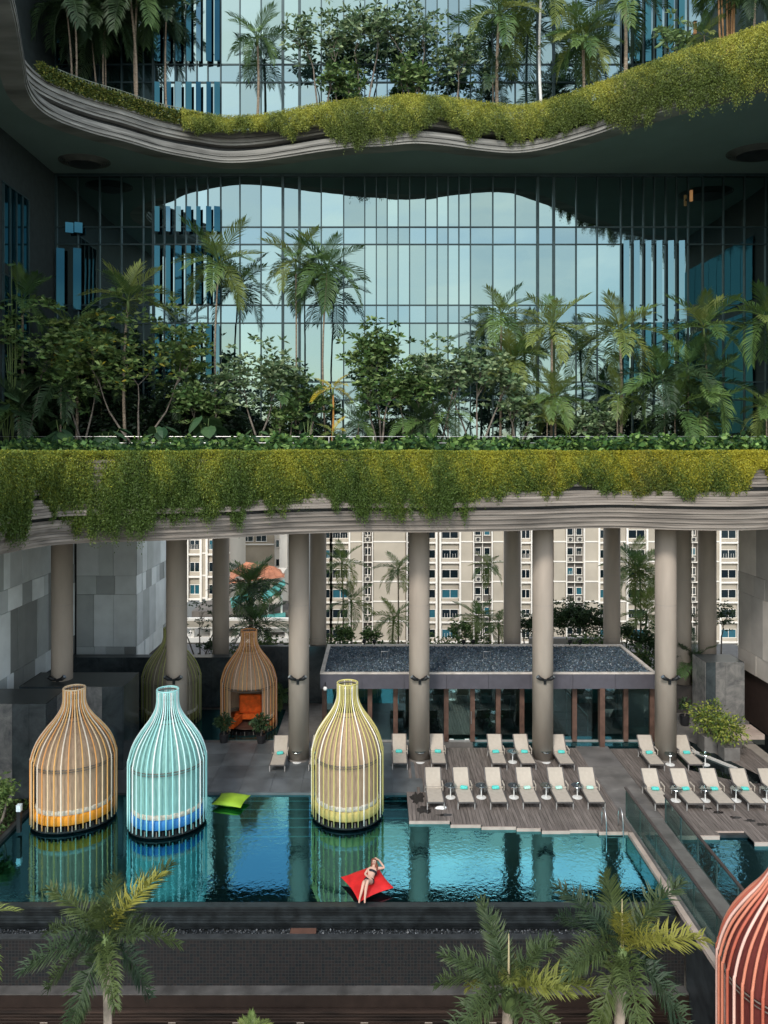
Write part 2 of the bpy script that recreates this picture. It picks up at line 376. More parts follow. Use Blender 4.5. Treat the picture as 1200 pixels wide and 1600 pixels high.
# ------------------------------------------------------------------ timber decks, plank by plank
plank_m = mat('weathered_plank', (.165,.14,.125), .8, var=.2, scale=3, bump=.3, stretch=(6,.4,1), rand=.17, spec=.2)
def deck(name, x0, x1, yfront, y1, ztop=.0):
    d = MB().box(x0, x1, max(f for f in [yfront(x0+.01), yfront(x1-.01)])+.1, y1, -1.7, -.03).build(name, dark_m, kind='structure')
    x = x0; k = 0
    while x < x1-.05:
        w = .145; yf = yfront(x+.07)
        # two boards end to end, the joint staggered
        j = yf+(y1-yf)*(.35+.3*((k*7) % 5)/5)
        for a, b in ((yf, j-.006), (j+.006, y1)):
            MB().box(x+.006, x+w-.006, a, b, -.03, ztop+.012+random.uniform(-.003,.003)).build('plank', plank_m, d)
        x += w; k += 1
    return d
def pxY(py, z=0): return (CAMZ-z)*F/(py-VY)
steps1 = [(1.2,1283.0),(2.75,1283),(3.75,1287),(4.95,1290),(5.9,1293),(7.0,1297),(8.15,1297),(20,1300)]
def front1(x):
    y = 1283
    if x > 2.75: y = 1289
    if x > 3.9: y = 1292
    if x > 5.2: y = 1294.5
    if x > 6.1: y = 1298.5
    if x > 7.15: y = 1297
    if x > 8.2: y = 1300
    return pxY(y)
def front2(x):
    if x < 12.55: return pxY(1306)
    if x < 13.6: return pxY(1299)
    return pxY(1316)
d1 = deck('timber_deck', 1.2, 9.42, front1, 36.5)
d2 = deck('timber_deck', 11.0, 17.6, front2, 36.4)
for a, b in ((7.9,8.9),):                      # deck piece reaching the ladder corner
    pass
def fascia(dk, xs, fr):
    for a, b in zip(xs, xs[1:]):
        y = fr((a+b)/2)
        MB().box(a+.004, b-.004, y-.05, y-.004, -.16, .016).build('edge_board', cop_m, dk)
fascia(d1, [1.2,2.75,3.9,5.2,6.1,7.15,8.2,9.28], front1)
fascia(d2, [11.0,12.55,13.6,17.6], front2)
MB().box(1.2, 9.28, 28.9, 32, -1.7, -.2).build('deck_base', dark_m, kind='structure')
MB().box(11.0, 18.5, 28.9, 32, -1.7, -.2).build('deck_base', dark_m, kind='structure')
MB().box(17.6, 26, 25, 37, -1.7, -.01).build('side_path', path2_m, kind='structure')
# wet stains and dropped towel on the planks
tg = mat('wet_stain', (.02,.018,.018), .2, spec=.6)
def blot(name, px, py, rx, ry, label):
    m = MB(); c = P(px, py, pxY(py)); n = 22; r = random.Random(px)
    m.v = [(c.x, c.y, .021)]+[(c.x+rx*math.cos(a)*(k:=r.uniform(.5,1.1)), c.y+ry*math.sin(a)*k, .021) for a in [2*math.pi*i/n for i in range(n)]]
    m.f = [(0, 1+i, 1+(i+1) % n) for i in range(n)]
    m.build(name, tg, label=label, cat='wet patch', group='wet patches on the timber decks')
blot('wet_patch', 652, 1248, .38, .62, 'dark wet patch on the planks left of the first front lounger')
blot('wet_patch', 662, 1266, .35, .35, 'dark wet patch near the deck edge below the first lounger')
blot('wet_patch', 696, 1274, .4, .14, 'thin dark wet patch beside the dropped white towel')
for i, (px, py) in enumerate([(1093,1262),(1105,1264),(1122,1270),(1149,1278),(1172,1283),(1190,1289)]):
    blot('wet_patch', px, py, .26, .12, ['first','second','third','fourth','fifth','last'][i]+' dark footprint splash from the left on the right-hand deck')
tw_ = MB(); c = P(689, 1264, pxY(1264))
tw_.lathe([(.02,.02),(.2,.025),(.17,.08),(.08,.11),(.0,.12)], 14, 1.2, .6, c=(c.x,c.y), ripple=.12, rn=4)
tw_.build('dropped_towel', mat('white_cloth', (.8,.8,.78), .9), smooth=True, label='small white towel dropped on the deck near the pool edge', cat='towel')

# ------------------------------------------------------------------ glazed tower facade
FY = 43.0; S0 = F/FY
def fx(px): return (px-VX)/S0
def fz(py): return CAMZ-(py-VY)/S0
glass_m = mirrormat('facade_glass', (.28,.385,.375), (.004,.010,.012), .72, .015, wave=.25, wscale=.6, rand=.16)
span_m = mirrormat('spandrel_glass', (.27,.39,.41), (.01,.022,.026), .64, .03, wave=.08, wscale=.5, rand=.1)
mull_m = mat('dark_mullion', (.03,.055,.06), .4, metal=.3)
silver_m = mat('silver_mullion', (.35,.42,.43), .3, metal=.8)
fac = thing('glass_facade', 'tall teal glass curtain wall behind the garden terraces', 'glass facade', (0,FY,0))
xs = [88,122,156,190,224,240,257,274,291,308,325,345,375,408,442,468,502,537,570,588,605,622,640,665,683,700,717,735,770,805,840,865,900,933,970,988,1005,1022,1040,1057,1075,1098,1130,1163,1196,1230,1262]
rows_v = [(272,355),(382,477),(505,597),(625,712),(-20,101),(129,250)]
rows_s = [(355,382),(477,505),(597,625),(101,129),(-48,-20)]
def pane(name, a, b, t, u, m, tilt=.0):
    w = (b-a)/S0; h = (u-t)/S0
    mb = MB().box(-w/2+.012, w/2-.012, 0, .03, -h/2+.02, h/2-.02)
    o = mb.build(name, m, fac, (fx((a+b)/2), 0, fz((t+u)/2)))
    o.rotation_euler = (random.gauss(0, R(.14)), 0, random.gauss(0, R(.32))+tilt)
    return o
for (t, u) in rows_v:
    for a, b in zip(xs, xs[1:]): pane('window_pane', a, b, t, u, glass_m)
for (t, u) in rows_s:
    for a, b in zip(xs, xs[1:]): pane('spandrel_pane', a, b, t, u, span_m)
for i, x in enumerate(xs):
    thick = x in (442, 468, 840, 865, 88, 240)
    MB().box(fx(x)-(.07 if thick else .03), fx(x)+(.07 if thick else .03), -.10, .06, fz(712), fz(-60)).build('mullion', mull_m, fac)
for y in (355,382,477,505,597,625,101,129,-20):
    MB().box(fx(88), fx(1262), -.055, .05, fz(y)-.035, fz(y)+.035).build('transom', mull_m, fac)
MB().box(fx(88), fx(1262), .10, .9, 10.7, fz(-60)).build('tower_wall', black_m, fac)
# glass fins standing out from the wall, turned so that they catch the open sky
fin_m = mirrormat('fin_glass', (.12,.21,.235), (.02,.06,.07), .72, .03)
fin_d = mirrormat('fin_glass_teal', (.03,.095,.12), (.008,.035,.045), .75, .04)
fin_dk = mirrormat('fin_glass_dark', (.018,.06,.078), (.004,.018,.024), .75, .04)
def fin(px, y0, y1, w, ang, m):
    h = (y1-y0)/S0
    mb = MB().box(-w/2, w/2, -.012, .012, -h/2, h/2)
    mb.build('glass_fin', m, fac, (fx(px), -.32, fz((y0+y1)/2)), label=None).rotation_euler = (0, 0, ang)
for px in (248,265,281,297,312,328,341):
    for (a, b, m) in ((325,364,fin_d),(386,476,fin_d),(508,596,fin_d),(-20,100,fin_d),(132,236,fin_d)): fin(px, a, b, random.uniform(.22,.36), R(random.uniform(12,21)), fin_m if random.random() < .22 else m)
for px in (976,992,1010,1027,1045,1062):
    for (a, b, m) in ((378,500,fin_m),(505,600,fin_d),(-20,100,fin_d)): fin(px, a, b, .30, R(-17), m)
for px in (98,124):
    for (a, b, m) in ((390,485,fin_d),(-20,100,fin_d)): fin(px, a, b, .42, R(30), fin_dk)
for px in (112,126): fin(px, 350, 366, .42, R(24), fin_d)
# floor lamp glow by the right of the facade and one above
lampm = bpy.data.materials.new('warm_lamp'); lampm.use_nodes = True
b_ = lampm.node_tree.nodes['Principled BSDF']; b_.inputs['Base Color'].default_value = (.3,.17,.07,1); b_.inputs['Emission Color'].default_value = (1,.5,.2,1); b_.inputs['Emission Strength'].default_value = .10
for (px, py, Y, lb) in ((1080,306,42.6,'small brass wall lamp glowing high in the dark right bay of the glass'),(1086,44,41.5,'copper coloured lamp among plants on the upper terrace at right')):
    c = P(px, py, Y); t_ = thing('wall_lamp', lb, 'lamp', c)
    MB().box(-.07,.07,-.06,.06,-.30,.30).build('shade', lampm, t_); MB().box(-.03,.03,.07,(.34 if Y > 42 else .12),-.05,.05).build('bracket', black_m, t_); MB().box(-.1,.1,-.08,.08,.34,.37).build('cap', black_m, t_)
    if Y < 42: MB().box(-.03,.03,-.03,.03,-1.7,-.34).build('post', black_m, t_)

# ------------------------------------------------------------------ side wings (clad in grey panels below, glass above)
pan = [mat('panel_%s' % n_, c_, .6, var=.06, scale=1.2, bump=.04, rand=.1) for n_, c_ in
       (('slate', (.36,.39,.39)), ('mid', (.54,.58,.59)), ('pale', (.78,.83,.84)), ('dark', (.22,.235,.23)), ('grey', (.45,.49,.49)))]
panw = [mat('wpanel_%s' % n_, c_, .6, var=.06, scale=1.2, bump=.04, rand=.1) for n_, c_ in
       (('sand', (.50,.45,.40)), ('mid', (.42,.38,.34)), ('pale', (.62,.56,.50)), ('dark', (.36,.33,.30)))]
def clad(par, axis, fixed, a0, a1, z0, z1, mats, face, seed, wd=(.55,1.5)):
    r = random.Random(seed); z = z0; k = 0
    hs = [1.05, 2.95, 1.05, 2.95, 1.05, 2.95]
    while z < z1-.05:
        h = min(hs[k % 6], z1-z); a = a0
        while a < a1-.02:
            w = min(r.uniform(*wd), a1-a)
            if a1-a-w < .3: w = a1-a
            d = r.uniform(.03, .07)*face
            lo, hi = sorted((fixed, fixed+d))
            if axis == 'Y': mb = MB().box(lo, hi, a+.008, a+w-.008, z+.008, z+h-.008)
            else: mb = MB().box(a+.008, a+w-.008, lo, hi, z+.008, z+h-.008)
            mb.build('cladding_panel', r.choice(mats), par); a += w
        z += h; k += 1
lwg = thing('left_wing', 'left side wing clad in grey patchwork panels', 'building', (0,0,0))
MB().box(-30, -17.1, 26, 43.3, 2.7, 10.7).build('wall', dark_m, lwg)
MB().box(-30, -17.3, 26, 43.3, -.02, 2.7).build('base_wall', dark_m, lwg)
clad(lwg, 'Y', -17.1, 27, 43.2, 2.7, 10.7, pan, 1, 3)
blk = thing('stair_block', 'pale grey panelled block behind the first columns', 'building', (0,0,0))
blk_x = -13.65
MB().box(-24, blk_x, 43.4, 50, -.02, 12.2).build('wall', dark_m, blk)
clad(blk, 'X', 43.4, -17.0, blk_x, 2.0, 12.0, pan, -1, 5, (.6,1.3))
clad(blk, 'Y', blk_x, 43.4, 50, 2.0, 12.0, [pan[1],pan[2],pan[0],pan[2],pan[4]], 1, 8, (.6,1.3))
MB().box(-18.8, -18.05, 24, 43.2, 14.0, 46).build('upper_wall', mat('wing_paint', (.03,.04,.04), .7), lwg)
uw = thing('left_wing_glazing', 'blue glass bay of the left wing at the edge of the photograph', 'glazing', (-18.04,0,0))
for (t, u) in ((15.2,17.9),(18.0,22.6),(23.2,27.0)):
    for k in range(4):
        y = 36.9+k*.66
        MB().box(.0, .05, y+.02, y+.64, t, u).build('window_pane', fin_d, uw)
    MB().box(0, .08, 36.8, 39.6, u+.02, u+.08).build('transom', mull_m, uw)
for k in range(5): MB().box(0, .12, 36.86+k*.66, 36.91+k*.66, 15.2, 27).build('mullion', mull_m, uw)
ruw = thing('right_upper_wing', 'upper part of the right wing beyond the edge of the photograph', 'building', (22.5,0,0))
MB().box(.1, 3, 30, 42.9, 14.0, 44).build('wall', MATS['wing_paint'], ruw)
for (t, u) in ((15.2,17.9),(18.0,22.6),(23.2,27.0)):
    for k in range(8): MB().box(.0, .06, 30+k*1.25, 31.2+k*1.25, t, u).build('window_pane', fin_d, ruw)
rwg = thing('right_wing', 'right side wing clad in warm grey panels above a dark brown base', 'building', (0,0,0))
MB().box(19.2, 27, 26, 40.8, 2.7, 10.7).build('wall', concrete, rwg)
MB().box(19.35, 27, 26, 42.0, -.02, 2.7).build('base_wall', mat('brown_base', (.035,.022,.018), .6), rwg)
clad(rwg, 'Y', 19.2, 27, 40.8, 2.7, 10.7, panw, -1, 12, (.9,1.8))
clad(rwg, 'X', 40.8, 19.2, 26, 2.7, 10.7, panw, 1, 13, (.9,1.8))

# ------------------------------------------------------------------ the two terraces (slabs with layered edges)
def offset_curve(c, d):
    r = []
    for i, p in enumerate(c):
        t = (c[min(i+1, len(c)-1)]-c[max(i-1, 0)]); t.normalize()
        n = Vector((t.y, -t.x)); r.append(p+n*d)          # outward = towards the camera for a curve running +X
    return r
def ribbon(c, d0, d1, z0, z1, dz=.0):
    """closed strip: outer edge at offset d1, inner at d0"""
    a = offset_curve(c, d0); b = offset_curve(c, d1); m = MB(); n = len(c)
    for i in range(n): m.v += [(*a[i], z0), (*b[i], z0), (*b[i], z1), (*a[i], z1)]
    for i in range(n-1):
        k = i*4
        for j in range(4): m.f.append((k+j, k+4+j, k+4+(j+1) % 4, k+(j+1) % 4))
    m.f.append((0,1,2,3)); k = (n-1)*4; m.f.append((k+3,k+2,k+1,k)); return m
up_px = [(-60,-60),(0,-25),(20,20),(35,103),(43,144),(62,171),(93,190),(144,208),(198,222),(250,237),(300,247),(350,254),(400,252),(450,245),(500,237),(550,231),(600,228),(650,224),(700,228),(750,235),(800,239),(840,235),(880,225),(925,212),(975,195),(1050,170),(1125,150),(1190,130),(1240,112)]
up_c = crom([Vector((((x-VX)*(Y:=18480/(702-y))/F), Y)) for x, y in up_px]+[Vector((20.5,29.6)), Vector((25,28.4)), Vector((31,27.5))], 8)
lo_px = [(-90,905),(-30,878),(0,867),(75,853),(150,848),(250,845),(350,841),(450,835),(540,832),(600,831.5),(650,832),(740,831),(825,829),(900,826),(960,825),(1025,827),(1100,829),(1150,829),(1200,827),(1280,822)]
lo_c = crom([Vector((((x-VX)*(Y:=4200/(y-702))/F), Y)) for x, y in lo_px], 8)
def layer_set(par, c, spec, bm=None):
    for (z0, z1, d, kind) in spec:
        ribbon(c, -.9, d, z0, z1).build('concrete_layer' if kind else 'shadow_recess', (bm or band_m) if kind else dark_m, par)  # recess strips coloured dark to stand in for the shade between layers
ut = thing('upper_terrace', 'upper garden terrace with a wavy layered concrete edge', 'terrace')
sp = []
z = 29.60
for k in range(6): sp.append((z, z+.092, [.0,.05,.02,.06,.03,.0][k], 1)); z += .106
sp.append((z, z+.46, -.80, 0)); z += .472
for k in range(6): sp.append((z, z+.12, [-.46,-.40,-.44,-.38,-.42,-.36][k], 1)); z += .130
layer_set(ut, up_c, sp, band_up)
ZU = z
inner = offset_curve(up_c, -.87)
sl_ = MB(); sl_.poly([(-40, inner[0].y), ]+[tuple(p) for p in inner]+[(31.5, 43.0), (-40, 43.0)], 29.602, ZU-.05)
o = sl_.build('slab', soffit_m, ut)
MB().box(fx(88), 30, 42.86, 42.95, 29.45, 29.60).build('edge_trim', mull_m, ut)
# round stepped recess rims on the soffit
for (px, py, rx, lb) in ((132,252,1.35,0),(1185,238,1.6,0)):
    Yc = 18480/(702-py); c = P(px, py, Yc)
    for k in range(6):
        r = rx-.09*k
        MB().lathe([(r-.045,29.602),(r-.045,29.60-.035-.03*k),(r,29.60-.03-.03*k),(r,29.602)], 40, 1, .8, c=(c.x,c.y)).build('soffit_ring', mat('ring_paint', (.09,.095,.085), .7), ut, smooth=True)
    MB().lathe([(rx-.56,29.59),(rx-.56,29.40)], 40, 1, .8, c=(c.x,c.y), capt=True, capb=True).build('soffit_disc', dark_m, ut)
lt = thing('lower_terrace', 'lower garden terrace with layered concrete edge above the pool columns', 'terrace')
sp = []; z = 10.70
for k in range(9): sp.append((z, z+.092, -.02+.035*k+(.03 if k % 2 else 0), 1)); z += .104
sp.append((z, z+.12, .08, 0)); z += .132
for k in range(6): sp.append((z, z+.095, .42+(.03 if k % 2 else 0)-.02*k, 1)); z += .107
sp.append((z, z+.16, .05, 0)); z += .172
for k in range(10): sp.append((z, z+.11, .30+(.035 if k % 2 else 0), 1)); z += .124
layer_set(lt, lo_c, sp)
ZL = z
print('ZL', ZL, 'ZU', ZU)
inner = offset_curve(lo_c, -.6)
MB().poly([(-40, inner[0].y)]+[tuple(p) for p in inner]+[(40, 43.9), (-40, 43.9)], 10.702, 13.7).build('slab', mat('lower_soffit', (.30,.29,.28), .8), lt)

# ------------------------------------------------------------------ columns
def column(px, Y, z1, lb, lamp=False, d=.94):
    x = (px-VX)*Y/F
    t = thing('round_column', lb, 'column', (x, Y, 0), 0, 'round columns carrying the terrace')
    MB().lathe([(d/2,.012),(d/2,z1)], 32, capb=True, capt=True).build('shaft', column_m, t, smooth=True)
    MB().lathe([(d/2+.012,.0),(d/2+.012,.10)], 32).build('base_ring', mat('column_shoe', (.2,.18,.165), .6), t, smooth=True)
    for zz in (3.55, 7.1): MB().lathe([(d/2+.003,zz),(d/2+.003,zz+.015)], 32).build('joint', mat('joint_grey', (.26,.235,.21), .8), t, smooth=True)
    return t
def spot(x, y, z, lb):
    t = thing('floodlight', lb, 'floodlight', (x, y, z), 0, 'twin floodlights on the columns')
    MB().box(-.06,.06,-.02,.06,-.22,.02).build('bracket', black_m, t)
    for s in (-1, 1):
        m = MB().tube([(s*.07,-.06,.02),(s*.22,-.10,.06),(s*.36,-.12,.17)], [.05,.085,.10], 10)
        m.build('lamp_head', black_m, t, smooth=True)
        MB().tube([(s*.36,-.12,.17),(s*.375,-.122,.19)], [.092,.08], 10).build('lens', mat('dark_lens', (.1,.12,.13), .1), t)
    MB().box(-.14,.14,-.10,-.02,-.03,.03).build('arm', black_m, t)
names = [(97,'thick round column beside the left wing behind the orange birdcage'),(276,'thick round column right behind the blue birdcage'),(467,'thick round column between the copper and yellow birdcages'),
         (655,'thick round column between the two loungers at the left of the pavilion front'),(848,'thick round column in front of the middle of the pavilion'),(1040,'thick round column in front of the right end of the pavilion')]
for px, lb in names:
    column(px, 35.2, 10.72, lb)
    spot((px-VX)*35.2/F, 35.2-.50, CAMZ-360*34.7/F, 'dark twin floodlight on the '+lb.replace('thick round ','').replace(' at the left of the pavilion front',''))
for px, lb in ((345,'darker round column behind the copper birdcage'),(497,'darker round column behind the left end of the pavilion'),(800,'darker round column rising behind the middle of the pavilion roof'),(956,'darker round column rising behind the right part of the pavilion roof'),(1066,'darker round column half hidden behind the rightmost front column'),(1105,'darker round column beside the right grey marble wall')):
    column(px, 43.6 if px < 1000 else 42.0, 10.72, lb)
# ------------------------------------------------------------------ pavilion
pv = thing('pavilion', 'low glass pavilion with a blue gravel roof behind the loungers', 'pavilion')
rx0, rx1, ry0, ry1, rz = -2.75, 13.35, 36.7, 41.9, 3.52
fascia_m = mat('pavilion_fascia', (.10,.10,.112), .5, var=.08)
trim_m = mat('pale_trim', (.52,.47,.42), .7, var=.15, scale=3)
MB().box(rx0+.02, rx1-.02, ry0+.02, ry1-.02, 2.80, rz-.10).build('roof', fascia_m, pv)
n_ = 8; w_ = (rx1-rx0)/n_
for k in range(n_): MB().box(rx0+k*w_+.008, rx0+(k+1)*w_-.008, ry0-.03, ry0+.015, 2.76, rz-.06).build('fascia_panel', mat('fascia_panel', (.085,.08,.095), .45, var=.06, rand=.08), pv)
MB().box(rx0, rx0+.18, ry0+.16, ry1, rz-.10, rz).build('roof_trim', trim_m, pv)
MB().box(rx1-.18, rx1, ry0+.16, ry1, rz-.10, rz).build('roof_trim', trim_m, pv)
MB().box(rx0, rx1, ry0-.04, ry0+.155, rz-.058, rz).build('roof_trim', trim_m, pv)
MB().box(rx0, rx1, ry1-.05, ry1+.10, rz-.10, rz+.02).build('roof_trim', trim_m, pv)
n = 30000; gx = rng.uniform(rx0+.2, rx1-.2, n); gy = rng.uniform(ry0+.16, ry1-.06, n)
gd = rng.normal(size=(n,3)); gd[:,2] = abs(gd[:,2])*.5
leaves('roof_gravel', np.stack([gx,gy,np.full(n,rz-.09)+rng.random(n)*.03],1), gd, rng.uniform(.05,.11,n), rng.uniform(.05,.09,n), tints(n, [(.05,.08,.11),(.095,.135,.175),(.21,.27,.32),(.10,.14,.13),(.36,.40,.43)], [.38,.33,.14,.1,.05], .25), leaf_a, pv, kind='stuff')
# interior
MB().box(rx0+.4, rx1-.4, 41.3, 41.5, .0, 2.8).build('back_wall', mat('inner_wall', (.07,.10,.10), .7, var=.4, scale=.7), pv)
MB().box(rx0+.4, rx1-.4, 37.4, 41.3, .001, .03).build('floor', mat('gym_floor', (.05,.052,.055), .35), pv)
for k in range(5):
    MB().box(-1.2+k*3.0, .2+k*3.0, 41.2, 41.29, .6, 2.4).build('window', mirrormat('inner_window', (.4,.7,.7), (.18,.34,.34), .3, .1), pv)
for k in range(6): MB().box(-1.6+k*2.5, -.6+k*2.5, 38.2, 38.35, 2.74, 2.79).build('ceiling_lamp', mat('ceiling_lamp_off', (.8,.85,.85), .4), pv)
GY = 37.35
post_m = mat('brown_post', (.115,.065,.048), .5, var=.2, scale=3)
pgl = clearmat('pavilion_glass', (.50,.66,.66), (.55,.75,.78), .16)
posts = [507,537,578,618,658,697,738,778,815,855,897,938,977,1018]
for i, px in enumerate(posts):
    x = (px-VX)*GY/F; MB().box(x-.11, x+.11, GY-.12, GY+.10, .03, 2.80).build('post', post_m, pv)
for a, b in zip(posts, posts[1:]):
    x0 = (a-VX)*GY/F+.115; x1 = (b-VX)*GY/F-.115
    door = a == 697
    MB().box(x0, x1, GY, GY+.02, .08, 2.78).build('glass_door' if door else 'window_pane', clearmat('door_glass', (.55,.75,.72), (.6,.85,.82), .42) if door else pgl, pv)
    if door:
        MB().box(x0+.05, x0+.25, GY-.04, GY-.01, .05, .12).build('door_shoe', white_m, pv); MB().box(x1-.25, x1-.05, GY-.04, GY-.01, .05, .12).build('door_shoe', white_m, pv)
        MB().box(x1+.02, x1+.06, GY-.16, GY-.13, .9, 1.5).build('handle', steel_m, pv)
MB().box(rx0+.1, rx1-.1, GY-.05, GY+.15, -.004, .075).build('sill', mat('pale_sill', (.25,.25,.24), .6), pv)
MB().box(.9*0+5.15*0+ (738-VX)*GY/F, (1018-VX)*GY/F, 36.72, 37.25, -.12, .004).build('reflecting_channel', mirrormat('channel_water', (.3,.6,.65), (.01,.035,.04), .5, .03, .2, 4), kind='structure')
MB().box((936-VX)*36.8/F, (942-VX)*36.8/F+.05, 36.62, 36.8, 0, 2.78).build('front_post', post_m, pv)
# gym machines inside
def treadmill(x, y, lb):
    t = thing('treadmill', lb, 'treadmill', (x, y, .03), random.uniform(-.1,.1), 'exercise machines inside the pavilion')
    MB().bbox(-.35,.35,-.9,.9,.0,.22,.04).build('base', black_m, t)
    MB().box(-.25,.25,-.85,.7,.22,.235).build('belt', mat('belt', (.03,.03,.032), .8), t)
    for s in (-1,1):
        MB().tube([(s*.33,.75,.2),(s*.33,.6,1.25)], .035, 8).build('upright', mat('grey_machine', (.25,.26,.27), .4), t)
        MB().tube([(s*.33,.6,1.0),(s*.33,.05,1.0)], .025, 8).build('handrail', black_m, t)
    MB().obox((0,.6,1.35), (.34,0,0), (0,.05,.02), (0,-.06,.16)).build('console', mat('console', (.2,.22,.22), .3), t)
gym = [(1.1,'at the left of the pavilion interior'),(2.9,'right behind the first pavilion column'),(5.0,'left of the glass door'),(6.6,'seen just right of the glass door'),(8.8,'behind the middle pavilion windows'),(10.6,'right of the diagonal rail'),(12.0,'at the right end of the pavilion')]
for x, w in gym: treadmill(x, 39.2+random.uniform(-.3,.3), 'dark exercise treadmill '+w)
r_ = thing('diagonal_rail', 'pale sloping hand rail seen inside the right pavilion windows', 'rail', (9.4,38.2,0))
MB().tube([(0,0,2.1),(1.0,-.2,1.0)], .03, 8).build('rail_bar', steel_m, r_); MB().tube([(1.0,-.2,1.0),(1.0,-.2,.03)], .025, 8).build('post', steel_m, r_); MB().tube([(0,0,2.1),(0,0,.03)], .025, 8).build('post', steel_m, r_)
# roof spot pairs and brackets
for i, (px, w) in enumerate([(569,'left pair, left one'),(585,'left pair, right one'),(724,'middle pair, left one'),(739,'middle pair, right one'),(890,'right pair, left one'),(906,'right pair, right one')]):
    x = (px-VX)*41.85/F
    t = thing('roof_spotlight', 'small black spotlight on the rear roof edge, '+w, 'spotlight', (x, 41.86, rz+.02), 0, 'spotlights on the pavilion roof edge')
    MB().tube([(0,0,0),(0,0,.14)], .03, 6).build('stem', black_m, t); MB().tube([(0,.09,.2),(0,-.12,.2)], [.08,.11], 10).build('lamp_head', black_m, t, smooth=True)
for px, w in ((601,'left'),(761,'right')):
    x = (px-VX)*39.5/F; t = thing('roof_hatch_rail', 'small steel loop rail on the '+w+' part of the gravel roof', 'loop rail', (x, 39.5, rz-.08))
    MB().tube([(-.17,0,0),(-.17,0,.36),(.17,0,.36),(.17,0,0)], .02, 6).build('loop', steel_m, t); MB().box(-.2,.2,-.04,.04,0,.02).build('foot_plate', steel_m, t)
t = thing('globe_lamp', 'white globe lamp at the left front corner of the pavilion', 'lamp', P(508,1076,36.5))
MB().lathe([(.0,-.1),(.07,-.08),(.105,0),(.07,.08),(0,.1)], 14).build('globe', mat('white_globe', (.85,.83,.8), .4), t, smooth=True); MB().tube([(0,0,.09),(0,.25,.3)], .02, 6).build('arm', black_m, t)

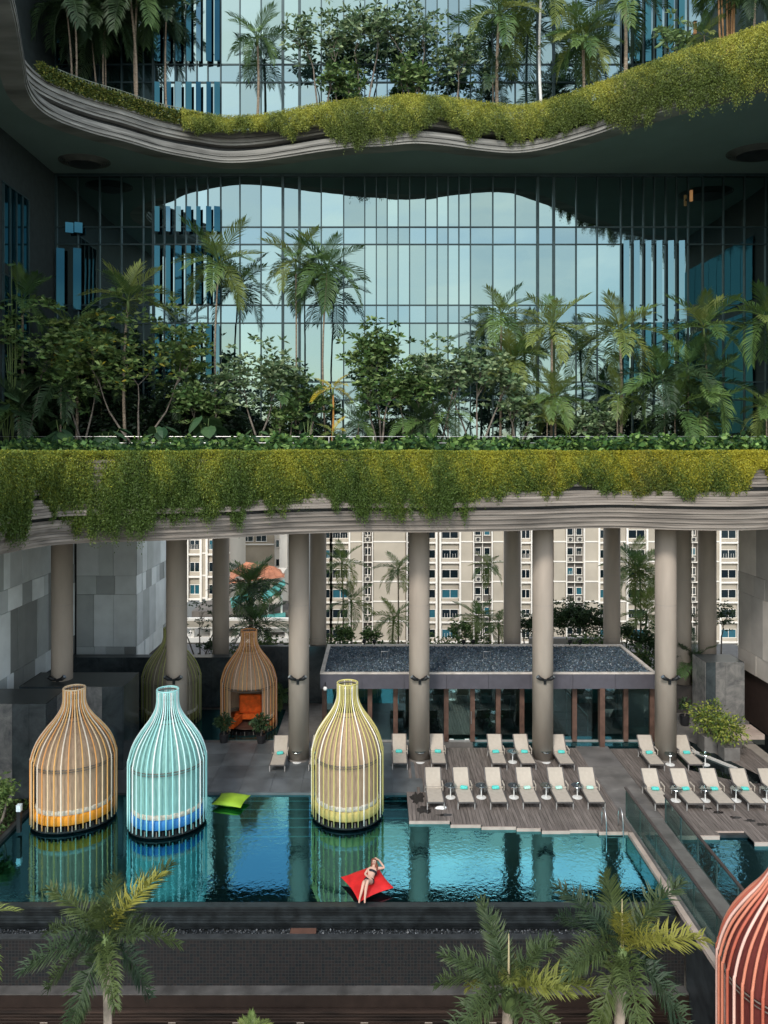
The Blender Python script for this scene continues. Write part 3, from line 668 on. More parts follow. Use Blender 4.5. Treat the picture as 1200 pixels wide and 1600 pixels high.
# ------------------------------------------------------------------ birdcage cabanas
def cage(px, pyb, name_lb, a, b, rot, H, cols, fabric, cush, nrib=40, opening=False, z0=0, Y=None, neck=.40, rr=.020, ftr=.0):
    Y = Y or pxY(pyb, z0); x = (px-VX)*Y/F
    t = thing('birdcage_cabana', name_lb, 'cabana', (x, Y, z0), rot)
    prof = [(1.0,.06),(1.0,.45*H),(.985,.50*H),(.93,.565*H),(.83,.635*H),(.66,.71*H),(.50,.77*H),(.385,.825*H),(.325,.87*H),(.30,.92*H),(.30,H)]
    pr = crom([Vector((p[0], p[1])) for p in prof], 3)
    k0 = neck/.30
    def pt(th, r, z):                     # ellipse at the body, circle at the neck
        f = max(0, min(1, (r-.30)/.70)); ra = k0*.30*(1-f)+a*r*f*1.0+(a*.0); 
        A = neck*(1-f)+a*f; B = neck*(1-f)+b*f
        return (A*math.cos(th), B*math.sin(th), z)
    for i in range(nrib):
        th = 2*math.pi*(i+.5)/nrib
        gapped = opening and abs(((th+math.pi/2+math.pi) % (2*math.pi))-math.pi) < R(38)
        pts = [pt(th, p.x, p.y) for p in pr if not (gapped and p.y < .44*H)]
        m = MB(); m.tube(pts, rr, 5)
        # low feet
        m.build('rib', cols[i % len(cols)], t, smooth=True)
    def shell(s, z_lo, z_hi, m, name, a0=0, a1=2*math.pi, rip=.012, rn=26):
        mb = MB(); seg = 72; zs = [z_lo+(z_hi-z_lo)*k/14 for k in range(15)]; i0 = 0
        rs = []
        for z in zs:
            q = pr[0].x
            for u, v in zip(pr, pr[1:]):
                if u.y <= z <= v.y: q = u.x+(v.x-u.x)*(z-u.y)/(v.y-u.y+1e-9)
            rs.append(q)
        for q, z in zip(rs, zs):
            for j in range(seg+1):
                th = a0+(a1-a0)*j/seg; p_ = pt(th, q, z); k = s*(1+rip*math.sin(rn*th)*(1 if z < .5*H else .35))
                mb.v.append((p_[0]*k, p_[1]*k, z))
        for k in range(14):
            for j in range(seg):
                q = k*(seg+1)+j; mb.f.append((q, q+1, q+seg+2, q+seg+1))
        return mb.build(name, m, t, smooth=True)
    op0, op1 = (-math.pi/2+R(40), 1.5*math.pi-R(40)) if opening else (0, 2*math.pi)
    shell(.86, .42 if not opening else .1, .46*H, fabric, 'curtain', op0, op1)
    shell(.90, .455*H, .80*H, fabric, 'canopy', rip=.004)
    def ring(z, s, q, m, name, r=.02, a0=0, a1=2*math.pi):
        pts = [tuple(Vector(pt(a0+(a1-a0)*j/48, q, z))*1) for j in range(49)]
        pts = [(p[0]*s, p[1]*s, z) for p in pts]
        MB().tube(pts, r, 5, cap=False).build(name, m, t, smooth=True)
    dk = mat('cage_frame', (.16,.14,.12), .6)
    ring(.455*H, .935, 1.0, dk, 'hoop', .018); ring(.435*H, .925, 1.0, dk, 'hoop', .014)
    ring(.775*H, .93, .49, dk, 'hoop', .014)
    ring(H, 1, .30, cols[0], 'neck_ring', .03); ring(H-.07, .9, .30, dk, 'neck_ring', .03)
    MB().lathe([(0,.93*H),(neck*.93,.93*H)], 24).build('neck_shade', mat('cage_shadow', (.10,.085,.075), .8), t)  # dark disc painted as the shade inside the open neck
    # base plinth, upholstered seat band
    mb = MB(); mb.lathe([(.93,-.08),(.985,-.02),(.985,.035),(.93,.05)], 48, a, b, capt=True, capb=True); mb.build('plinth', black_m, t)
    for i in range(nrib*2):
        th = 2*math.pi*i/(nrib*2); p_ = pt(th, 1.015, .1)
        if i % 2 == 0: MB().tube([(p_[0]*.97,p_[1]*.97,.0),(p_[0]*.97,p_[1]*.97,.20)], rr*1.0, 4).build('rib_foot', black_m if i % 4 else dk, t)
    c0, c1 = (op0+.15, op1-.15) if opening else (0, 2*math.pi)
    mb = MB(); mb.lathe([(.90,.20),(.92,.26),(.92,.50),(.89,.55),(.55,.56)], 64, a, b, a0=c0, a1=c1); mb.build('seat_band', cush, t, smooth=True)
    mb = MB(); mb.lathe([(.87,.561),(.885,.60),(.885,.70),(.86,.745),(.70,.75)], 64, a, b, a0=c0, a1=c1, ripple=.01, rn=50); mb.build('cushion_row', mat('pale_cushion', (.5,.46,.38), .85, var=.2, scale=8), t, smooth=True)
    if opening:
        MB().lathe([(.0,.2),(.72,.2),(.72,.25),(0,.25)], 32, a, b).build('daybed', mat('daybed', (.12,.06,.04), .7), t)
        om = mat('orange_cushion', (.80,.13,.015), .8, var=.15, scale=5, bump=.1)
        MB().bbox(-.55,.62,.25,.50,.7,1.55,.06).build('back_cushion', om, t, smooth=False)
        MB().bbox(-.75,.62,-.15,.4,.45,.7,.06).build('seat_cushion', om, t)
        m = MB(); m.obox((-.55,-.45,.48), (.13,.5,0), (.12,-.03,0), (.05,.0,.22)); m.build('throw', om, t)
    return t
def cm(n, c, r=.45): return mat('cage_'+n, c, r, var=.04)
fab = lambda n, c: mat('fabric_'+n, c, .9, var=.12, scale=5, stretch=(4,4,.5), bump=.1)
B1 = fab('beige', (.40,.28,.185))
cage(116, 1277, 'orange and cream birdcage cabana standing at the left end of the pool', 1.56, 1.20, R(24), 5.0,
     [cm('cream', (.80,.60,.38)), cm('tan', (.80,.44,.15)), cm('ivory', (.82,.70,.56)), cm('peach', (.78,.36,.12))], B1, mat('orange_band', (.62,.25,.02), .7), 38, rr=.026)
cage(262, 1284, 'turquoise and white birdcage cabana second from the left in the pool', 1.46, 1.20, R(24), 5.05,
     [cm('aqua', (.38,.74,.72)), cm('white', (.82,.88,.86)), cm('ice', (.55,.82,.80)), cm('mint', (.35,.66,.62))], fab('aqua', (.22,.42,.39)), mat('blue_band', (.03,.17,.42), .6), 38, rr=.025)
cage(543, 1268, 'yellow and white birdcage cabana in the middle of the pool', 1.40, 1.45, R(0), 5.05,
     [cm('yellow', (.55,.49,.17)), cm('straw', (.47,.41,.16)), cm('yellow', (0,0,0)), cm('ivory2', (.84,.80,.70))], B1, mat('yellow_band', (.46,.38,.13), .7), 38, rr=.024)
cage(389, 1136, 'copper birdcage cabana with an open front and orange seat behind the pool', 1.42, 1.30, R(0), 4.95,
     [cm('copper', (.66,.28,.09)), cm('honey', (.78,.46,.19)), cm('copper', (0,0,0)), cm('pinkish', (.74,.52,.40))], B1, mat('rust_band', (.45,.12,.03), .7), 40, opening=True)
cage(268, 1126, 'dark olive birdcage cabana standing behind a front column', 1.52, 1.3, R(0), 4.85,
     [cm('olive', (.26,.29,.08)), cm('moss', (.40,.40,.15)), cm('olive', (0,0,0)), cm('stone', (.38,.34,.26))], fab('olive', (.24,.21,.15)), mat('olive_band', (.12,.11,.04), .7), 40)
ped = MB().bbox(8.2, 14.6, 13.2, 17.6, -14, -1.9, .05).build('red_cage_platform', concrete, kind='structure')
cage(1246, 0, 'red and coral birdcage cabana cut off by the right edge in the foreground', 1.56, 1.56, R(10), 5.6,
     [cm('coral', (.60,.22,.14)), cm('red', (.46,.12,.075)), cm('rose', (.78,.50,.42)), cm('coral', (0,0,0))], fab('maroon', (.16,.035,.03)), mat('maroon_band', (.25,.04,.03), .7), 44, z0=.55, Y=16.2, rr=.034)
MB().poly([(16.2*.55-1.7+1.75*math.cos(R(a_))+1.6, 16.2+1.75*math.sin(R(a_))) for a_ in range(0,360,15)], -1.9, .54).build('red_cage_plinth', concrete, kind='structure')

# ------------------------------------------------------------------ sun loungers
sling_m = mat('sling_fabric', (.41,.36,.30), .85, var=.05, scale=6, bump=.05, rand=.05)
frame_m = mat('lounger_frame', (.11,.10,.095), .45)
towel_m = mat('turquoise_towel', (.10,.56,.50), .9, var=.12, scale=12, bump=.2)
towel2_m = mat('mint_towel', (.42,.68,.58), .9, var=.1, scale=12, bump=.2)
def lounger():
    t = thing('sun_lounger', 'x', 'sun lounger', (0,0,0), 0, 'sun loungers set out in rows')
    w = .33; h = .33; th = R(46)
    MB().box(-w+.03, w-.03, 0, 1.24, h, h+.022).build('seat_sling', sling_m, t)
    bl = .82; c_, s_ = math.cos(th), math.sin(th)
    MB().obox((0, 1.25+c_*bl/2, h+.02+s_*bl/2), (w-.03,0,0), (0,c_*bl/2,s_*bl/2), (0,-s_*.011,c_*.011)).build('back_sling', sling_m, t)
    m = MB()
    for s in (-1,1):
        m.bar((s*w,-.02,h),(s*w,1.26,h),.035,.045); m.bar((s*w,1.25,h+.01),(s*w,1.25+c_*bl,h+.01+s_*bl),.035,.035)
    m.bar((-w,-.01,h-.02),(w,-.01,h-.02),.04,.05); m.bar((-w,1.25+c_*bl,h+.01+s_*bl),(w,1.25+c_*bl,h+.01+s_*bl),.03,.03)
    m.build('frame', frame_m, t)
    for s in (-1,1):
        MB().box(s*w-.02,s*w+.02,.02,.06,0.012,h-.02).build('leg', mat('leg_grey', (.3,.29,.28), .4), t)
        MB().box(s*w-.02,s*w+.02,1.55,1.59,0.012,h-.02).build('leg', mat('leg_grey', (.3,.29,.28), .4), t)
        MB().bar((s*w,1.2,h-.01),(s*w,1.65,h-.01),.03,.04).build('rear_rail', frame_m, t)
        arm = MB(); arm.bar((s*(w+.03),.98,.55),(s*(w+.03),1.42,.55),.05,.025); arm.bar((s*(w+.03),1.0,h),(s*(w+.03),1.0,.55),.025,.025)
        arm.build('armrest', sling_m if s > 0 else frame_m, t)
    MB().bbox(-w-.02, w+.02, 1.17, 1.27, h+.023, h+.06, .012).build('hinge_pad', sling_m, t)
    return t
def towel_on(par_loc, mm):
    pass
TWL = ['','second from left, front row left deck','third from left, front row left deck','fourth from left, front row left deck','fifth from left, front row left deck','rightmost, front row left deck','beside the copper birdcage','behind the yellow birdcage','on the slate terrace','right of the column at the deck corner','left of the back-row pair','touching the middle pavilion column','right of the middle pavilion column','left of the rightmost column','right of the rightmost column','first in the right deck front row','second in the right deck front row','third in the right deck front row','fourth in the right deck front row','at the right edge']
base = lounger()
A = 'in the front row of the left deck'; Bk = 'in the back row'
LG = [ # px, foot y, label, towel
 (681,1253,'bare beige sun lounger without a towel, leftmost in the left deck front row',0),
 (729,1253,'beige sun lounger with turquoise towel, second in the left deck front row',1),
 (780,1253,'beige sun lounger with turquoise towel, third in the left deck front row',1),
 (831,1253,'beige sun lounger with pale mint towel, fourth in the left deck front row',2),
 (883,1253,'beige sun lounger with pale mint towel, fifth in the left deck front row',2),
 (932.5,1253,'beige sun lounger with pale mint towel, last in the left deck front row',2),
 (433,1195,'lone beige sun lounger between the copper birdcage and a column',1),
 (494,1194,'beige sun lounger mostly hidden behind the yellow birdcage',1),
 (625,1192,'beige sun lounger on slate between the yellow birdcage and a column',1),
 (686,1192,'beige sun lounger just right of the column at the deck corner',1),
 (780.5,1192.5,'beige sun lounger left in the pair in front of the pavilion windows',1),
 (826,1192.5,'beige sun lounger touching the left side of the middle pavilion column',1),
 (886,1193,'beige sun lounger just right of the middle pavilion column',1),
 (1026.7,1194,'beige sun lounger just left of the rightmost front column',1),
 (1088,1194,'beige sun lounger just right of the rightmost front column',1),
 (1037.5,1255,'beige sun lounger behind the end of the glass rail, first on the right deck',1),
 (1087,1255,'beige sun lounger second from the left in the right deck front row',1),
 (1135,1255,'beige sun lounger third from the left in the right deck front row',1),
 (1183,1255,'beige sun lounger fourth from the left in the right deck front row',1),
 (1233,1255,'beige sun lounger cut off by the right edge of the photograph',1)]
kids = list(base.children)
def dup(o, ch, loc, rz, lb):
    c = o.copy(); C.objects.link(c); c.location = loc; c.rotation_euler = (0,0,rz); c['label'] = lb
    for k in ch:
        d = k.copy(); C.objects.link(d); d.parent = c
    return c
tow = MB().bbox(-.15,.15,-.085,.085,0,.09,.03).mesh('towel', towel_m); tow2 = MB().bbox(-.14,.14,-.08,.08,0,.08,.03).mesh('mint_towel', towel2_m)
for i, (px, py, lb, tk) in enumerate(LG):
    Y = pxY(py, .34); loc = ((px-VX)*Y/F, Y, .012 if px > 640 else .014)
    rz = random.uniform(-.035,.035)
    if i == 0: base.location = loc; base['label'] = lb; o = base
    else: o = dup(base, kids, loc, rz, lb)
    if tk:
        where = TWL[i]
        ob('folded_towel', tow if tk == 1 else tow2, None, (loc[0]+random.uniform(-.02,.06), loc[1]+1.10, .012+.385), (0,0,random.uniform(-.25,.25)),
           label=('turquoise' if tk == 1 else 'pale mint')+' folded towel on the lounger '+where, cat='towel', group='folded towels on the loungers')
# side tables
gl_t = clearmat('table_glass', (.7,.78,.78), (.6,.68,.7), .5)
def table():
    t = thing('side_table', 'x', 'side table', (0,0,0), 0, 'round glass side tables between loungers')
    MB().lathe([(.0,0.012),(.20,.012),(.20,.03),(.03,.045),(.0,.045)], 24).build('base', white_m, t, smooth=False)
    MB().tube([(0,0,.04),(0,0,.50)], .025, 10).build('stem', white_m, t)
    MB().lathe([(0,.50),(.245,.50),(.25,.508),(.245,.516),(0,.516)], 28).build('glass_top', gl_t, t)
    MB().lathe([(0,.517),(.03,.517),(.03,.53),(0,.53)], 12).build('cap', steel_m, t)
    return t
tb = table(); tk_ = list(tb.children)
TB = [(704,1245,'right of the bare front lounger'),(752,1245,'between the second and third front loungers'),(803,1245,'between the third and fourth front loungers'),(853.5,1245,'between the fourth and fifth front loungers'),(902,1245,'between the last two front loungers of the left deck'),
      (464,1190,'at the foot of the column right of the copper birdcage'),(656.5,1190,'at the foot of the column at the deck corner'),(801,1190,'between the pair of back-row loungers before the pavilion'),(853,1190,'at the foot of the middle pavilion column'),
      (1047,1194,'at the foot of the rightmost front column'),(1102,1194,'right of the last back-row lounger'),(1056,1250,'between the first two front loungers of the right deck'),(1102,1250,'between the second and third loungers of the right deck'),(1150,1250,'between the third and fourth loungers of the right deck'),(1198,1250,'at the right edge of the photograph')]
for i, (px, py, lb) in enumerate(TB):
    Y = pxY(py, .05); loc = ((px-VX)*Y/F, Y, .012); lb = 'small round glass side table '+lb
    if i == 0: tb.location = loc; tb['label'] = lb
    else: dup(tb, tk_, loc, 0, lb)

# ------------------------------------------------------------------ balustrades, ladder, bollard light
bal_g = clearmat('balustrade_glass', (.62,.74,.72), (.5,.62,.62), .14)
hand_m = mat('dark_handrail', (.055,.042,.038), .4, spec=.5)
def balustrade(x, y0, y1, h, lb, zb=0):
    t = thing('glass_balustrade', lb, 'balustrade', (x,0,zb)); L_ = y1-y0; n = max(2, round(abs(L_)/1.5)); s = L_/n
    for k in range(n): MB().box(-.008,.008,y0+k*s+.02,y0+(k+1)*s-.02,.06,h-.03).build('glass_panel', bal_g, t)
    for k in range(n+1):
        y = y0+k*s
        MB().box(.012,.05,y-.025,y+.025,0,h-.02).build('post', mat('post_steel', (.36,.36,.34), .35, metal=.6), t)
        MB().box(.0,.09,y-.05,y+.05,.0,.04).build('shoe', steel_m, t)
    MB().bbox(-.05,.05,y0-.03,y1+.03,h-.03,h+.03,.012).build('handrail', hand_m, t)
balustrade(9.56, 17.0, 29.6, 1.16, 'left glass balustrade with dark handrail beside the pool edge')
balustrade(10.92, 16.0, 29.2, 1.04, 'right glass balustrade with dark handrail between the walkway and small pool')
ld = thing('pool_ladder', 'steel pool ladder at the right corner of the deck', 'ladder', (8.45, pxY(1300), 0))
for s in (0, 1):
    x = s*.62; MB().tube(crom([(x,.45,.02),(x,.42,.55),(x,.28,.78),(x,.05,.75),(x,-.12,.45),(x,-.14,0),(x,-.14,-1.0)], 4), .022, 8).build('rail', steel_m, ld, smooth=True)
for k in range(3): MB().box(.02,.60,-.20,-.10,-.12-.25*k,-.09-.25*k).build('rung', steel_m, ld)
t = thing('path_light', 'small pale bollard light beside the left planting', 'bollard light', (P(30,1250,28.5).x, 28.5, 0))
MB().box(-.07,.07,-.07,.07,0,.78).build('post', black_m, t); MB().box(-.08,.08,-.08,.08,.78,1.02).build('lamp', mat('pale_lamp', (.6,.7,.75), .4), t)

# ------------------------------------------------------------------ dark marble feature walls and planters
def marble(n, c1, c2, rough=.15, sc_=.5):
    if n in MATS: return MATS[n]
    m = mat(n, c1, rough, col2=c2, scale=sc_, bump=.0, spec=.5); 
    for nd in m.node_tree.nodes:
        if nd.type == 'TEX_NOISE': nd.inputs['Detail'].default_value = 10; nd.inputs['Distortion'].default_value = .5; nd.inputs['Roughness'].default_value = .7
    return m
mar_d = marble('marble_dark', (.016,.022,.025), (.07,.085,.09), .12, .9); mar_l = marble('marble_light', (.06,.065,.07), (.26,.25,.235), .25, 1.4)
def slabwall(lb, x0, x1, y0, y1, z1, n, side=True, mats=(mar_d,), z0=0, sd_=1):
    t = thing('marble_wall', lb, 'feature wall'); r = random.Random(sd_)
    MB().box(x0+.03, x1-.03, y0+.03, y1, z0, z1-.03).build('core', black_m, t)
    w = (x1-x0)/n
    for k in range(n): MB().box(x0+k*w+.004, x0+(k+1)*w-.004, y0-.02, y0+.03, z0+.02, z1).build('marble_panel', r.choice(mats), t)
    if side:
        n2 = max(1, round((y1-y0)/1.2)); w2 = (y1-y0)/n2
        for xx in (x0-.02, x1-.03):
            for k in range(n2): MB().box(xx, xx+.05, y0+.035+k*w2, y0+.03+(k+1)*w2-.004, z0+.02, z1-.002).build('marble_panel', r.choice(mats), t)
    MB().box(x0, x1, y0+.035, y1-.01, z1-.028, z1-.002).build('top_slab', mat('wet_top', (.03,.038,.04), .3, spec=.35), t)
def XP(px, Y): return (px-VX)*Y/F
slabwall('tall dark marble water wall behind the orange birdcage', XP(30,34.0), XP(192,34.0), 34.0, 36.2, CAMZ-371*34/F, 5, mats=(mar_d,mar_d,mar_l), sd_=4)
slabwall('lower dark marble wall at the left edge behind the orange birdcage', XP(-60,31.2), XP(72,31.2), 31.2, 33.2, CAMZ-398*31.2/F, 5, mats=(mar_d,mar_d,mar_l,mar_d), sd_=12)
slabwall('long dark garden wall under the grey panelled block', -19, -7.9, 42.2, 42.8, CAMZ-325*42.2/F, 9, side=False, mats=(mar_d,mar_d), sd_=2)
slabwall('dark garden wall behind the copper birdcage', -7.8, -2.9, 42.9, 43.2, CAMZ-308*42.9/F, 4, side=False, mats=(mar_d,), sd_=2)
slabwall('light and dark grey marble wall at the right end of the terrace', XP(1103,39.0), XP(1157,39.0)+.2, 39.0, 40.6, CAMZ-333*39/F, 4, mats=(mar_l,mar_l,mar_d), sd_=6)
MB().box(XP(1056,41.4), XP(1103,41.4), 41.4, 41.7, 0, CAMZ-370*41.4/F).build('planter_wall', mat('brown_planter', (.05,.045,.042), .6), label='low dark planter wall behind the rightmost front column', cat='planter wall')
MB().box(-17.2, -5.0, 37.5, 41.8, -.002, .03).build('rear_pool', mirrormat('rear_water', (.2,.5,.52), (.008,.03,.033), .35, .03, .2, 3), kind='structure')
# black pool and path on the right
dkw = mirrormat('black_water', (.3,.4,.42), (.006,.008,.009), .3, .03, .1, 3)
MB().poly([(13.75,34.0),(15.6,32.6),(16.9,32.6),(14.9,38.0),(13.75,38.0)], -.02, .025).build('dark_channel', dkw, kind='structure')
MB().poly([(18.2,33),(19.3,30),(19.35,30),(19.35,40),(18.2,37.4)], -.02, .022).build('dark_channel', dkw, kind='structure')
MB().box(17.2, 18.9, 37.5, 38.9, -.02, .26).build('low_plinth', cop_m, label='low stone plinth at the foot of the marble wall', cat='plinth')
MB().bar((14.2,37.0,.06),(15.9,34.0,.06),.16,.08).build('channel_kerb', mat('pale_kerb', (.5,.48,.45), .7), kind='structure')

# ------------------------------------------------------------------ pool floats and the sunbather
def pillow(corners, thick, m, name, lb, cat):
    """four corner points (counter-clockwise), puffed between"""
    mb = MB(); n = 12; c = [Vector(p) for p in corners]
    for sgn in (1, -1):
        for i in range(n+1):
            for j in range(n+1):
                u, v = i/n, j/n
                p = c[0]*(1-u)*(1-v)+c[1]*u*(1-v)+c[2]*u*v+c[3]*(1-u)*v
                e = (max(0, 16*u*(1-u)*v*(1-v)))**.45
                ctr = sum(c, Vector())/4; pin = 1-.10*math.sin(math.pi*u)*(abs(2*v-1)**3)-.10*math.sin(math.pi*v)*(abs(2*u-1)**3)
                q = ctr+(p-ctr)*pin
                mb.v.append((q.x, q.y, q.z+sgn*thick*e*(1 if sgn > 0 else .7)+.012*math.sin(9*u+5*v)*e))
        o_ = 0 if sgn > 0 else (n+1)**2
        for i in range(n):
            for j in range(n):
                a_ = o_+i*(n+1)+j; f = (a_, a_+n+1, a_+n+2, a_+1); mb.f.append(f if sgn > 0 else f[::-1])
    return mb.build(name, m, smooth=True, label=lb, cat=cat)
WZ = -.09
red_m = mat('red_float', (.55,.018,.018), .5, var=.15, scale=3, bump=.6, bscale=5)
pillow([(-1.22,25.40,.05),(-.58,24.02,.03),(.52,24.75,.07),(-.02,25.70,.34)], .15, red_m, 'pool_float', 'red cushion float near the infinity edge with a sunbather on it', 'pool float')
pillow([P(330,1254,30.6).xy.to_3d()+Vector((0,0,.05)),P(376,1262,30.3).xy.to_3d()+Vector((0,0,.05)),P(392,1240,31.3).xy.to_3d()+Vector((0,0,.10)),P(346,1237,31.5).xy.to_3d()+Vector((0,0,.10))], .16, mat('green_float', (.26,.42,.03), .6, var=.08), 'pool_float', 'lime green cushion float beside the blue birdcage', 'pool float')

def skinbody(name, verts, edges, m, parent=None, sub=2, root=0, **kw):
    me = bpy.data.meshes.new(name); me.from_pydata([v[:3] for v in verts], edges, []); me.update()
    o = ob(name, me, parent, **kw); me.materials.append(m)
    o.modifiers.new('skin', 'SKIN')
    if not me.skin_vertices: 
        bpy.context.view_layer.objects.active = o; bpy.ops.mesh.customdata_skin_add()
    for i, v in enumerate(verts):
        r = v[3]; r = (r, r) if not hasattr(r, '__len__') else r
        me.skin_vertices[0].data[i].radius = r
    me.skin_vertices[0].data[root].use_root = True
    s = o.modifiers.new('sub', 'SUBSURF'); s.levels = sub; s.render_levels = sub
    o.modifiers['skin'].use_smooth_shade = True
    return o
skin_m = mat('skin', (.50,.31,.235), .55, var=.03)
hair_m = mat('auburn_hair', (.16,.05,.028), .5, var=.2, scale=20)
person = thing('person', 'sunbather in a dark bikini reclining on the red float, one hand behind the head', 'person', (-.22, 24.72, .26))
o_ = Vector((-.22, 24.72, .26))
J = dict(pel=(-.06,-.02,.06,(.135,.10)), wai=(-.01,.12,.12,(.10,.08)), che=(.06,.27,.20,(.135,.095)), nec=(.10,.39,.30,.052), hb=(.105,.42,.36,.05), head=(.11,.42,.42,(.078,.088)), top=(.115,.44,.50,(.07,.08)),
  shL=(-.08,.31,.26,.05), elL=(-.19,.12,.20,.036), wrL=(-.08,-.06,.20,.026), haL=(-.03,-.09,.18,.03),
  shR=(.22,.34,.27,.05), elR=(.45,.36,.27,.038), wrR=(.28,.45,.46,.026), haR=(.21,.47,.50,.03),
  hiL=(-.13,-.05,.05,.088), knL=(-.22,-.38,.22,.058), caL=(-.27,-.50,.05,.052), anL=(-.34,-.66,-.12,.033), foL=(-.36,-.80,-.20,.028),
  hiR=(.03,-.07,.04,.088), knR=(-.10,-.40,.27,.058), caR=(-.15,-.52,.08,.052), anR=(-.18,-.66,-.14,.033), foR=(-.18,-.80,-.20,.028))
ks = list(J); E = [('pel','wai'),('wai','che'),('che','nec'),('nec','hb'),('hb','head'),('head','top'),('che','shL'),('shL','elL'),('elL','wrL'),('wrL','haL'),('che','shR'),('shR','elR'),('elR','wrR'),('wrR','haR'),
  ('pel','hiL'),('hiL','knL'),('knL','caL'),('caL','anL'),('anL','foL'),('pel','hiR'),('hiR','knR'),('knR','caR'),('caR','anR'),('anR','foR')]
vs = [J[k] for k in ks]; es = [(ks.index(a), ks.index(b)) for a, b in E]
# fingers
for h, dirv in (('haL', Vector((.8,-.5,-.2))), ('haR', Vector((-.7,.1,.5)))):
    b = Vector(J[h][:3]); d = dirv.normalized(); s = d.cross(Vector((0,0,1))).normalized()
    for k in range(5):
        sp_ = (k-1.6)*.016; l_ = (.065,.075,.07,.06,.045)[k]
        p1 = b+s*sp_+d*.03 if k < 4 else b-s*.03+d*.0; p2 = p1+(d*l_*.55 if k < 4 else (d-s).normalized()*.025); p3 = p2+(d*.7-Vector((0,0,.5))).normalized()*l_*.45
        i0 = len(vs); vs += [(*p1,.010),(*p2,.0085),(*p3,.007)]; es += [(ks.index(h), i0),(i0,i0+1),(i0+1,i0+2)]
skinbody('body', vs, es, skin_m, person)
# face, hair, bikini
hd = Vector((.108,.40,.45)); fwd = Vector((-.25,-.8,.35)).normalized(); rt = fwd.cross(Vector((0,0,1))).normalized(); upv = rt.cross(fwd)
m = MB(); m.tube([hd+fwd*.085+upv*.01, hd+fwd*.105-upv*.015, hd+fwd*.09-upv*.022], [.008,.014,.010], 6); m.build('nose', skin_m, person, smooth=True)
for s in (-1,1): MB().obox(hd+fwd*.082+rt*s*.03+upv*.018, rt*.013, fwd*.006, upv*.006).build('eye', black_m, person)
MB().obox(hd+fwd*.083-upv*.045, rt*.022, fwd*.006, upv*.006).build('mouth', mat('lips', (.5,.12,.1), .5), person)
hv = [(.115,.46,.52,.075),(.12,.50,.46,.09),(.13,.49,.37,.075),(.18,.40,.33,.055),(.20,.31,.29,.045),(.19,.24,.25,.03),(.07,.49,.43,.07),(.03,.41,.36,.03),(.01,.33,.33,.022)]
skinbody('hair', hv, [(0,1),(1,2),(2,3),(3,4),(4,5),(1,6),(6,7),(7,8)], hair_m, person)
bk = mat('bikini', (.015,.013,.018), .6)
ch = Vector((.055,.25,.19)); ax = (Vector(J['nec'][:3])-Vector(J['wai'][:3])).normalized()
def band(name, cpt, axis, r1, r2, hh, mt):
    side = Vector((1,.1,0)); side = (side-axis*side.dot(axis)).normalized(); f2 = axis.cross(side); mb = MB(); n = 20
    for k, (o2, sc_2) in enumerate([(-hh,.94),(-hh*.4,1.02),(hh*.4,1.02),(hh,.93)]):
        for j in range(n):
            a_ = 2*math.pi*j/n; q = cpt+axis*o2+side*math.cos(a_)*r1*sc_2+f2*math.sin(a_)*r2*sc_2; mb.v.append(tuple(q))
    for k in range(3):
        for j in range(n): mb.f.append((k*n+j, k*n+(j+1)%n, (k+1)*n+(j+1)%n, (k+1)*n+j))
    return mb.build(name, mt, person, smooth=True)
band('bikini_top', ch, ax, .150, .118, .04, bk)
band('bikini_bottom', Vector((-.055,-.01,.055)), Vector((.15,.75,.45)).normalized(), .165, .125, .055, bk)
# ------------------------------------------------------------------ apartment blocks behind
AY = 108.0
cream = mat('cream_render', (.62,.57,.49), .9, var=.06, scale=.15); beige = mat('beige_render', (.46,.405,.325), .9, var=.08, scale=.3, rand=.07)
whitep = mat('white_render', (.85,.80,.72), .9, var=.04, scale=.3); darkr = mat('recess_paint', (.14,.125,.11), .9, var=.15, scale=.4)
win_m = mirrormat('flat_window', (.3,.42,.46), (.008,.014,.02), .22, .06, rand=.2); wblue = mirrormat('flat_curtain', (.35,.5,.55), (.03,.14,.19), .3, .1)
ac_m = mat('ac_unit', (.50,.47,.41), .7)
FL = 2.8; ZB = CAMZ-(866-VY)*AY/F          # a window-centre height
frame_ms = {}
def winmesh(w, h, kind):
    k = (round(w,2), round(h,2), kind)
    if k in frame_ms: return frame_ms[k]
    f = MB(); f.box(-w/2-.08,w/2+.08,-.12,.0,h/2,h/2+.08); f.box(-w/2-.08,w/2+.08,-.14,.0,-h/2-.09,-h/2)
    nb = 2 if w > .9 else 1
    for i in range(nb+1): f.box(-w/2-.03+i*w/nb,-w/2+.03+i*w/nb,-.10,0,-h/2,h/2)
    if kind: 
        for i in range(1, nb*3): f.box(-w/2-.015+i*w/nb/3,-w/2+.015+i*w/nb/3,-.16,-.13,-h/2,h*.05)
    pn = MB().box(-w/2,w/2,-.05,-.02,-h/2,h/2)
    frame_ms[k] = (f.mesh('window', whitep), pn.mesh('pane', win_m), pn.mesh('pane_curtain', wblue)); return frame_ms[k]
def window(par, x, y, z, w, h, r, low):
    kind = r.random() < .22
    a, b, c = winmesh(w, h, kind)
    o = ob('window', a, par, (x, y, z)); ob('pane', c if r.random() < .14 else b, o, (0,0,0))
acm = MB().bbox(-.42,.42,-.38,0,-.32,.32,.03).mesh('air_conditioner', ac_m); fanm = MB().lathe([(0,0),(.24,0),(.24,.02),(0,.02)], 14).mesh('fan_grille', mat('fan_dark', (.05,.05,.05), .6))
